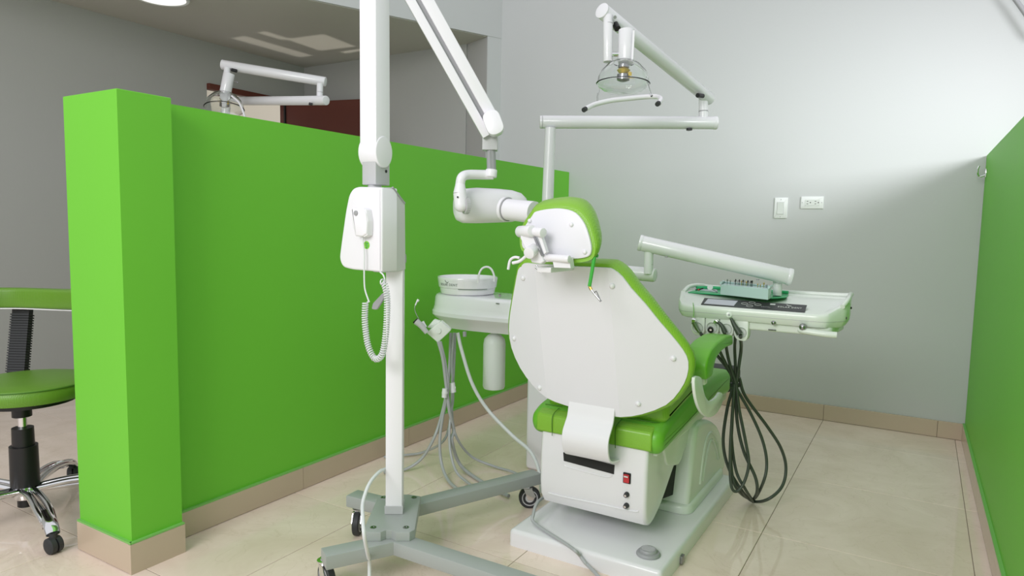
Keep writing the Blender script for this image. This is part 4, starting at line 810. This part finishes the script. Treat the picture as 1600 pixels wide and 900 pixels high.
# body: deck surface slopes up from the front edge to the back
Y0, Y1_ = 2.40, 2.67
outl = [(-0.752, 2.43), (-0.735, 2.403), (-0.700, 2.395), (-0.28, 2.395), (-0.252, 2.403), (-0.205, 2.47), (-0.197, 2.52), (-0.205, 2.66), (-0.22, 2.685), (-0.70, 2.69), (-0.74, 2.67), (-0.765, 2.60), (-0.768, 2.50)]
def deckz(y): return 0.788 + (min(max(y, 2.40), 2.49) - 2.40) * 0.44
def tray_body(bm):
    o_ = fillet(outl, 0.012, 3); rings = []
    def rg(d, f): return [V((p[0], p[1], f(p[1]))) for p in inset(o_, d)]
    rings += [rg(0.030, lambda y: 0.741), rg(0.012, lambda y: 0.746), rg(0.004, lambda y: 0.758), rg(0.0, lambda y: 0.772), rg(0.0, lambda y: deckz(y) - 0.006), rg(0.003, lambda y: deckz(y)), rg(0.008, lambda y: deckz(y) + 0.001), rg(0.016, lambda y: deckz(y) - 0.001)]
    rings += [rg(0.020, lambda y: deckz(y) - (0.0 if y < 2.47 else 0.006))]
    grid_faces(bm, rings)
obj('tray_body', tray_body, CREAMW, ta, angle=40)
obj('body_seam', lambda bm: slab(bm, inset(fillet(outl, 0.012, 3), 0.001), XY, 0.765, 0.7665), GREYL, ta)
obj('raised_rim', lambda bm: tube(bm, [(-0.215, 2.455, 0.815), (-0.203, 2.50, 0.836), (-0.206, 2.60, 0.842), (-0.210, 2.665, 0.840), (-0.24, 2.683, 0.834), (-0.45, 2.690, 0.832), (-0.69, 2.688, 0.834), (-0.74, 2.66, 0.840), (-0.758, 2.58, 0.840), (-0.757, 2.50, 0.825)], 0.008, 10), CREAMW, ta)
dv = V((0, 0.10, 0.044)).normalized(); dn = V((0, -dv.z, dv.y))
def dk(px_, py_): return V((px_, 2.40 + py_ * dv.y, 0.7888 + py_ * dv.z))
pan = [(-0.6495, 0.8235), (-0.3231, 0.8161), (-0.3294, 0.7878), (-0.6646, 0.804)]
pk = obj('control_panel', lambda bm: slab(bm, rect(-0.664, -0.322, 0.008, 0.056), (V((1, 0, 0)), dv, dn), 0.0, 0.0022, 0, 1, o=(0, 2.40, 0.7883)), PANELK, ta)
obj('display', lambda bm: slab(bm, [(-0.655, 0.014), (-0.551, 0.014), (-0.546, 0.050), (-0.650, 0.050)], (V((1, 0, 0)), dv, dn), 0.0022, 0.003, o=(0, 2.40, 0.7883)), SCREEN, pk)
def rings_(bm):
    for cx, cy in ((-0.520, 0.036), (-0.497, 0.046), (-0.500, 0.022), (-0.475, 0.034)):
        tube(bm, [dk(cx + 0.011 * math.cos(q), cy + 0.006 * math.sin(q)) + dn * 0.0018 for q in [2 * math.pi * j / 14 for j in range(15)]], 0.0007, 5, k=0)
obj('key_rings', rings_, PRINTW, pk)
obj('key_mark', lambda bm: slab(bm, rect(-0.437, -0.420, 0.040, 0.048), (V((1, 0, 0)), dv, dn), 0.0022, 0.003, o=(0, 2.40, 0.7883)), PRINTW, pk)
text('panel_lettering', 'SOLAR DENT', 0.0115, dk(-0.372, 0.030) + dn * 0.0024, (1, 0, 0), dv, PRINTW, pk)
text('panel_lettering', 'DENTAL', 0.0075, dk(-0.447, 0.022) + dn * 0.0024, (1, 0, 0), dv, GREYM, pk)
obj('emblem', lambda bm: (tube(bm, [dk(-0.384, 0.047) + dn * 0.002, dk(-0.377, 0.042) + dn * 0.002, dk(-0.368, 0.040) + dn * 0.002], 0.0014, 5)), PRINTW, pk)
# underside
obj('under_body', lambda bm: slab(bm, fillet([(-0.70, 2.42), (-0.24, 2.425), (-0.22, 2.64), (-0.70, 2.64)], 0.02, 3), XY, 0.716, 0.748, 0.008, 3), CREAMW, ta)
obj('grab_handle', lambda bm: tube(bm, [(-0.330, 2.402, 0.735), (-0.318, 2.395, 0.733), (-0.26, 2.395, 0.729), (-0.222, 2.40, 0.728)], 0.013, 14, flat=0.8), CREAMW, ta)
for p, r_ in (((-0.4161, 2.405, 0.7506), 0.0085), ((-0.3228, 2.385, 0.7465), 0.0115)):
    obj('tray_knob', lambda bm: lathe(bm, [(r_ * 0.9, -0.02), (r_, 0.0), (r_ * 0.8, 0.006), (r_ * 0.3, 0.009), (0.001, 0.0095)], p, (0, -1, 0), 20), STEEL, ta)
obj('under_slot', lambda bm: box(bm, -0.435, -0.41, 2.417, 2.422, 0.722, 0.724), GAP_SHADE, ta)
obj('side_stud', lambda bm: [cyl(bm, (-0.203, 2.557, 0.8029), V((-0.203, 2.557, 0.8029)) + V((0.008, 0, 0)), 0.004, 10), cyl(bm, (-0.21, 2.4788, 0.7757), V((-0.21, 2.4788, 0.7757)) + V((0.008, 0, 0)), 0.004, 10)], BLACK, ta)
# instrument holders with cups
hx4 = [-0.672, -0.622, -0.572, -0.522]
for i, x in enumerate(hx4):
    zb = 0.690 - (0.004 if i == 3 else 0) + (0.004 if i in (1, 2) else 0)
    h = obj('instrument_holder', lambda bm: slab(bm, fillet([(x - 0.024, zb + 0.008), (x - 0.012, zb - 0.008), (x + 0.016, zb - 0.010), (x + 0.024, zb + 0.006), (x + 0.024, 0.750), (x - 0.024, 0.750)], 0.008, 3), XZ, 2.408, 2.45, 0.003, 2), CREAMW, ta)
    obj('holder_cup', lambda bm: lathe(bm, [(0.015, 0.0), (0.0185, -0.004), (0.0195, 0.001), (0.012, 0.008), (0.001, 0.009)], (x, 2.4075, zb + 0.020), (0, 1, 0), 24), SOCK2, h)
obj('hinge_disc', lambda bm: cyl(bm, (-0.563, 2.398, 0.7651), (-0.5616, 2.392, 0.7658), 0.010, 16, bev=0.001), CREAMW, ta)
obj('disc_screw', lambda bm: cyl(bm, (-0.5616, 2.392, 0.7658), (-0.5611, 2.39, 0.766), 0.003, 10), STEEL, ta)

# instruments in the holders
def tool(name, label, fn):
    p = fn[0]; t_ = thing(name, label, 'dental tool', p); return t_
t = tool('air_syringe', 'chrome air-water syringe with upright thin tip in the leftmost tray holder', [(-0.6624, 2.39, 0.6982)])
obj('syringe_body', lambda bm: tube(bm, [(-0.6821, 2.39, 0.7307), (-0.6722, 2.39, 0.7133), (-0.66, 2.39, 0.6961)], [0.0095, 0.006], 12), STEEL, t)
obj('syringe_head', lambda bm: tube(bm, [(-0.6852, 2.384, 0.738), (-0.6737, 2.384, 0.7367)], 0.009, 12, k=0), CHROME, t)
obj('syringe_tip', lambda bm: tube(bm, [(-0.6824, 2.386, 0.738), (-0.6827, 2.386, 0.7722), (-0.6861, 2.386, 0.7993)], 0.0016, 8), CHROME, t)
t = tool('handpiece', 'chrome-headed dark handpiece in the third tray holder from the left', [(-0.5782, 2.39, 0.7108)])
obj('grip', lambda bm: tube(bm, [(-0.6053, 2.388, 0.7378), (-0.5919, 2.388, 0.7345), (-0.5804, 2.388, 0.7221), (-0.5707, 2.388, 0.7028)], [0.0045, 0.009], 12), HOSEG, t)
obj('head', lambda bm: tube(bm, [(-0.609, 2.386, 0.7332), (-0.605, 2.386, 0.7425), (-0.5982, 2.386, 0.7386)], 0.0045, 10), CHROME, t)
t = tool('handpiece', 'long dark tapered handpiece in the rightmost tray holder', [(-0.5239, 2.39, 0.7071)])
obj('grip', lambda bm: tube(bm, [(-0.5532, 2.386, 0.756), (-0.5391, 2.386, 0.7306), (-0.5207, 2.386, 0.7035)], [0.005, 0.0115], 12), HOSEG, t)
t = tool('hose_coupling', 'black hose coupling showing in the second tray holder from the left', [(-0.6249, 2.4, 0.7074)])
obj('coupling', lambda bm: cyl(bm, (-0.6265, 2.41, 0.7083), (-0.6238, 2.396, 0.7057), 0.010, 16), BLACK, t)
obj('coupling_core', lambda bm: cyl(bm, (-0.623, 2.397, 0.7079), (-0.6227, 2.394, 0.7074), 0.004, 12), CHROME, t)

# the dark hoses: each hangs in its own loop
H = 'dark green hose '
g = 'handpiece hoses of the tray'
hose('handpiece_hose', [(-0.6553, 2.39, 0.692), (-0.643, 2.4519, 0.648), (-0.6154, 2.4866, 0.5989), (-0.5851, 2.5227, 0.5468), (-0.5706, 2.5494, 0.4959), (-0.5846, 2.5304, 0.3966), (-0.5893, 2.5149, 0.2785), (-0.5671, 2.5181, 0.1846), (-0.5214, 2.5369, 0.103), (-0.5061, 2.6825, 0.012), (-0.441, 2.6269, 0.0538), (-0.4019, 2.6783, 0.0952), (-0.3971, 2.7116, 0.1609), (-0.4152, 2.6858, 0.2398), (-0.4562, 2.6351, 0.3247), (-0.5288, 2.5691, 0.4449), (-0.5492, 2.5414, 0.5195)], 0.0058, HOSEG, H + 'making the widest loop to the right', 'hose', g)
hose('handpiece_hose', [(-0.625, 2.41, 0.6993), (-0.5987, 2.4739, 0.6052), (-0.5761, 2.5046, 0.5464), (-0.557, 2.5329, 0.4842), (-0.5001, 2.556, 0.3801), (-0.46, 2.5701, 0.2874), (-0.4428, 2.5718, 0.2059), (-0.4504, 2.5596, 0.1355), (-0.5102, 2.7021, 0.012), (-0.5338, 2.5076, 0.1173), (-0.5561, 2.5046, 0.2151), (-0.5609, 2.5168, 0.3554), (-0.563, 2.5293, 0.4841)], 0.0055, HOSEG, H + 'whose loop passes just left of the widest one', 'hose', g)
hose('handpiece_hose', [(-0.5736, 2.39, 0.7068), (-0.5838, 2.4844, 0.6193), (-0.5706, 2.4977, 0.5601), (-0.5533, 2.5135, 0.5004), (-0.5374, 2.5131, 0.4079), (-0.5102, 2.5171, 0.2924), (-0.4951, 2.5175, 0.2115), (-0.5066, 2.5031, 0.1416), (-0.5286, 2.4865, 0.1109), (-0.5465, 2.479, 0.1407), (-0.5565, 2.4866, 0.2682), (-0.5574, 2.501, 0.4075), (-0.5573, 2.511, 0.5003)], 0.0055, HOSEG, H + 'with the narrowest loop nearest the chair', 'hose', g)
hose('handpiece_hose', [(-0.5192, 2.39, 0.6987), (-0.541, 2.5115, 0.6318), (-0.5468, 2.5121, 0.5606), (-0.554, 2.522, 0.4749), (-0.5448, 2.5265, 0.3558), (-0.5181, 2.5313, 0.251), (-0.476, 2.5467, 0.1583), (-0.4703, 2.567, 0.0971), (-0.5067, 2.6969, 0.012)], 0.006, HOSEG, H + 'falling straight from the rightmost holder', 'hose', g)
hose('handpiece_hose', [(-0.545, 2.43, 0.69), (-0.5631, 2.5097, 0.6296), (-0.5582, 2.5155, 0.5468), (-0.5628, 2.5256, 0.449), (-0.5622, 2.5224, 0.3056), (-0.5399, 2.522, 0.1769), (-0.5052, 2.5354, 0.1071), (-0.5027, 2.6774, 0.012)], 0.0055, HOSEG, H + 'in the middle of the bundle', 'hose', g)
tag(obj('hose_strap', lambda bm: lathe(bm, [(0.016, 0), (0.018, 0.001), (0.018, 0.012), (0.016, 0.013)], tuple(V((-0.5612, 2.5306, 0.4865))), (0, 0, 1), 16), RUBBER), 'black strap holding the dark hoses together below the tray', 'strap')

# things lying on the tray
MATP = [(-0.742, 2.50), (-0.44, 2.488), (-0.405, 2.56), (-0.415, 2.665), (-0.70, 2.668), (-0.742, 2.62)]
mt = tag(obj('silicone_mat', lambda bm: (slab(bm, fillet(MATP, 0.01, 3), XY, 0.8222, 0.8255, 0.001, 1), tube(bm, [(-0.415, 2.662, 0.833), (-0.70, 2.665, 0.833), (-0.742, 2.62, 0.833)], 0.0065, 8, k=0)), TRAYG), 'green mat lining the left half of the instrument tray', 'mat')
bx = thing('bur_block', 'pale mint plastic block holding a row of small burs on the green mat', 'box', (-0.515, 2.56, 0.824))
BQ = [(-0.6182, 2.484), (-0.4382, 2.4042)]; BQ = BQ + [(BQ[1][0] - 0.005, BQ[1][1] + 0.085), (BQ[0][0] - 0.012, BQ[0][1] + 0.088)]
def burbox(bm):
    slab(bm, fillet(BQ, 0.004, 2), XY, 0.8256, 0.862, 0.001, 1)
obj('block_body', burbox, MINT, bx)
obj('clear_lid_edge', lambda bm: (tube(bm, [(BQ[q][0], BQ[q][1], 0.865) for q in (0, 3, 2, 1)], 0.003, 6, k=0), tube(bm, [(BQ[0][0], BQ[0][1] + 0.004, 0.868), (BQ[3][0], BQ[3][1], 0.868)], 0.0045, 6, k=0), tube(bm, [(BQ[1][0], BQ[1][1] + 0.004, 0.868), (BQ[2][0], BQ[2][1], 0.868)], 0.0045, 6, k=0)), MINT, bx)
BURM = [STEEL, GREYM, BRASS, BLACK]
BX0 = V((BQ[0][0] + 0.008, BQ[0][1] + 0.045, 0.862)); BXD = V((BQ[1][0] - BQ[0][0] - 0.02, BQ[1][1] - BQ[0][1], 0))
burs = [(0.04, 0.018, 0), (0.12, 0.016, 0), (0.22, 0.017, 1), (0.25, 0.021, 3), (0.30, 0.018, 1), (0.335, 0.021, 3), (0.38, 0.017, 2), (0.42, 0.021, 3), (0.455, 0.020, 1), (0.51, 0.017, 2), (0.54, 0.021, 3), (0.58, 0.018, 1), (0.62, 0.021, 3), (0.65, 0.022, 3), (0.78, 0.012, 2), (0.83, 0.010, 2), (0.91, 0.018, 2), (0.95, 0.011, 1), (0.98, 0.012, 0)]
for i, (f_, hh, k_) in enumerate(burs):
    p = BX0 + BXD * f_ + V((0, random.uniform(-0.006, 0.006), 0))
    b = obj('dental_bur', lambda bm: (cyl(bm, p, p + V((0, 0, hh * 0.6)), 0.0012, 8), lathe(bm, [(0.0012, 0), (0.0024, 0.002), (0.0022, hh * 0.3), (0.0008, hh * 0.42)], p + V((0, 0, hh * 0.58)), (0, 0, 1), 8)), BURM[k_], origin=tuple(p))
    nth = ['first', 'second', 'third', 'fourth', 'fifth', 'sixth', 'seventh', 'eighth', 'ninth', 'tenth', 'eleventh', 'twelfth', 'thirteenth', 'fourteenth', 'fifteenth', 'sixteenth', 'seventeenth', 'eighteenth', 'nineteenth'][i]
    tag(b, ['silver', 'grey', 'brass', 'black'][k_] + ' bur, %s from the left in the mint block' % nth, 'bur', 'burs in the mint block')
t = thing('mouth_mirror', 'small round bright mirror standing on the green mat left of the bur block', 'mirror', (-0.6731, 2.56, 0.8284))
obj('mirror_disc', lambda bm: cyl(bm, V((-0.6749, 2.56, 0.8427)) + V((0, 0.002, 0)), V((-0.6749, 2.56, 0.8427)) - V((0, 0.001, -0.0005)), 0.0105, 24), PORC, t)
obj('handle', lambda bm: tube(bm, [(-0.6663, 2.56, 0.8361), (-0.6457, 2.555, 0.8282)], 0.0018, 8), STEEL, t)
t = thing('instrument_tip', 'dark little instrument with a red band lying on the green mat', 'dental tool', (-0.708, 2.53, 0.8331))
obj('shaft', lambda bm: tube(bm, [(-0.72, 2.53, 0.8323), (-0.7081, 2.53, 0.8343), (-0.6916, 2.53, 0.8402)], 0.0025, 8), BLACK, t)
obj('red_band', lambda bm: tube(bm, [(-0.7096, 2.527, 0.8332), (-0.7049, 2.527, 0.8347)], 0.0035, 8), RED, t)
t = obj('plastic_pouch', lambda bm: slab(bm, fillet([(-0.7619, 2.6156), (-0.6432, 2.5548), (-0.6918, 2.7153), (-0.7761, 2.7895)], 0.004, 3), XY, 0.8256, 0.828, 0.001, 1), SCREEN)
tag(t, 'pale crumpled plastic pouch lying flat on the green mat', 'pouch')

# ================================================================ STOOL
HX, HY = -2.655, 1.115
so = thing('operator_stool', 'green padded stool on a chrome star base beside the left pillar', 'stool', (HX, HY, 0))
# slightly larger than the view suggests: mostly hidden by the pillar
def sround(bm, z0, z1, R, r_): lathe(bm, [(R - 0.03, z0), (R - 0.008, z0 + 0.006), (R, z0 + 0.022), (R, z1 - 0.02), (R - 0.010, z1 - 0.006), (R - 0.035, z1), (R * 0.5, z1 + 0.004), (0.001, z1 + 0.005)], (HX - 0.01, HY + 0.03, 0), (0, 0, 1), 56)
obj('seat', lambda bm: sround(bm, 0.430, 0.492, 0.198, 0.02), VINYLD, so)
obj('seam', lambda bm: tube(bm, [(HX - 0.01 + 0.195 * math.cos(q), HY + 0.03 + 0.195 * math.sin(q), 0.483) for q in [2 * math.pi * j / 48 for j in range(49)]], 0.0018, 6, k=0), SEAM, so)
obj('seat_plate', lambda bm: cyl(bm, (HX, HY + 0.02, 0.418), (HX, HY + 0.02, 0.432), 0.15, 32), BLACK, so)
obj('gas_lift_cover', lambda bm: lathe(bm, [(0.044, 0.12), (0.043, 0.262), (0.034, 0.2625), (0.033, 0.326)], (HX, HY, 0), (0, 0, 1), 28), BLACK, so)
obj('seat_socket', lambda bm: cyl(bm, (HX, HY, 0.366), (HX, HY, 0.42), 0.030, 24), BLACK, so)
obj('piston', lambda bm: cyl(bm, (HX, HY, 0.32), (HX, HY, 0.37), 0.014, 20), CHROME, so)
obj('hub', lambda bm: (cyl(bm, (HX, HY, 0.072), (HX, HY, 0.122), 0.034, 28, bev=0.004)), CHROME, so)
obj('hub_foot', lambda bm: cyl(bm, (HX, HY, 0.045), (HX, HY, 0.074), 0.026, 24), BLACK, so)
a00 = math.atan2(1.035 - HY, -2.295 - HX)
for k_ in range(5):
    an = a00 + k_ * 2 * math.pi / 5; d = V((math.cos(an), math.sin(an), 0)); s = V((-d.y, d.x, 0)); o_ = V((HX, HY, 0)); Lg = 0.365
    def lg_(bm):
        for sg in (-1, 1): tube(bm, [o_ + d * 0.02 + s * 0.017 * sg + V((0, 0, 0.105)), o_ + d * 0.14 + s * 0.016 * sg + V((0, 0, 0.118)), o_ + d * 0.25 + s * 0.018 * sg + V((0, 0, 0.106)), o_ + d * (Lg - 0.03) + s * 0.012 * sg + V((0, 0, 0.078))], 0.0105, 10)
        tube(bm, [o_ + d * 0.265 + V((0, 0, 0.097)), o_ + d * (Lg - 0.03) + V((0, 0, 0.082)), o_ + d * Lg + V((0, 0, 0.062))], [0.024, 0.020], 14, flat=0.65)
        tube(bm, [o_ + d * 0.02 + V((0, 0, 0.098)), o_ + d * 0.26 + V((0, 0, 0.098))], 0.010, 8, k=0)
    lg2 = obj('leg', lg_, CHROME, so, angle=60)
    cc = o_ + d * Lg + V((0, 0, 0.0265)); ca = an + 1.9; cs_ = V((math.cos(ca), math.sin(ca), 0))
    obj('caster', lambda bm: (lathe(bm, [(0.018, -0.021), (0.0255, -0.017), (0.0265, -0.003), (0.020, -0.002), (0.020, 0.002), (0.0265, 0.003), (0.0255, 0.017), (0.018, 0.021)], cc, cs_, 28), cyl(bm, cc + V((0, 0, 0.02)), cc + V((0, 0, 0.04)), 0.012, 12)), RUBBER, lg2)
# ribbed spine and backrest
s0 = V((-2.929, 1.2173, 0.4275)); s1 = V((-2.9938, 1.2786, 0.7068))
sd = (s1 - s0).normalized(); sx_ = V((0.857, 0.515, 0)); sf = sd.cross(sx_).normalized()
obj('spine', lambda bm: slab(bm, rect(-0.033, 0.033, -0.012, 0.012), (sx_, sf, sd), -0.03, (s1 - s0).length, 0, 1, o=s0), BLACK, so)
obj('spine_ribs', lambda bm: [slab(bm, rect(-0.036, 0.036, -0.016, 0.016), (sx_, sf, sd), q, q + 0.005, 0, 1, o=s0) for q in [0.01 * j for j in range(1, 27)]], RUBBER, so)
bkp = [V(p) for p in ((-3.0085, 1.0873, 0.7543), (-3.0455, 1.1815, 0.7463), (-2.9777, 1.2688, 0.744), (-2.8153, 1.3199, 0.7464), (-2.6265, 1.3175, 0.7579))]
def bk(bm, dz0, dz1, t0_, t1_):
    c = catmull(bkp, 5); rings = []
    for i, p in enumerate(c):
        T = (c[min(i + 1, len(c) - 1)] - c[max(i - 1, 0)]).normalized(); N = V((T.y, -T.x, 0)).normalized(); N = N if N.y < 0 else -N
        rings.append([p + N * a_ + V((0, 0, b_)) for a_, b_ in fillet([(t0_, dz0), (t1_, dz0), (t1_, dz1), (t0_, dz1)], 0.012, 3)])
    grid_faces(bm, rings)
obj('backrest', lambda bm: bk(bm, -0.036, 0.040, -0.03, 0.02), VINYLD, so, angle=50)
obj('backrest_trim', lambda bm: bk(bm, -0.041, -0.036, -0.03, 0.018), WHITE, so)
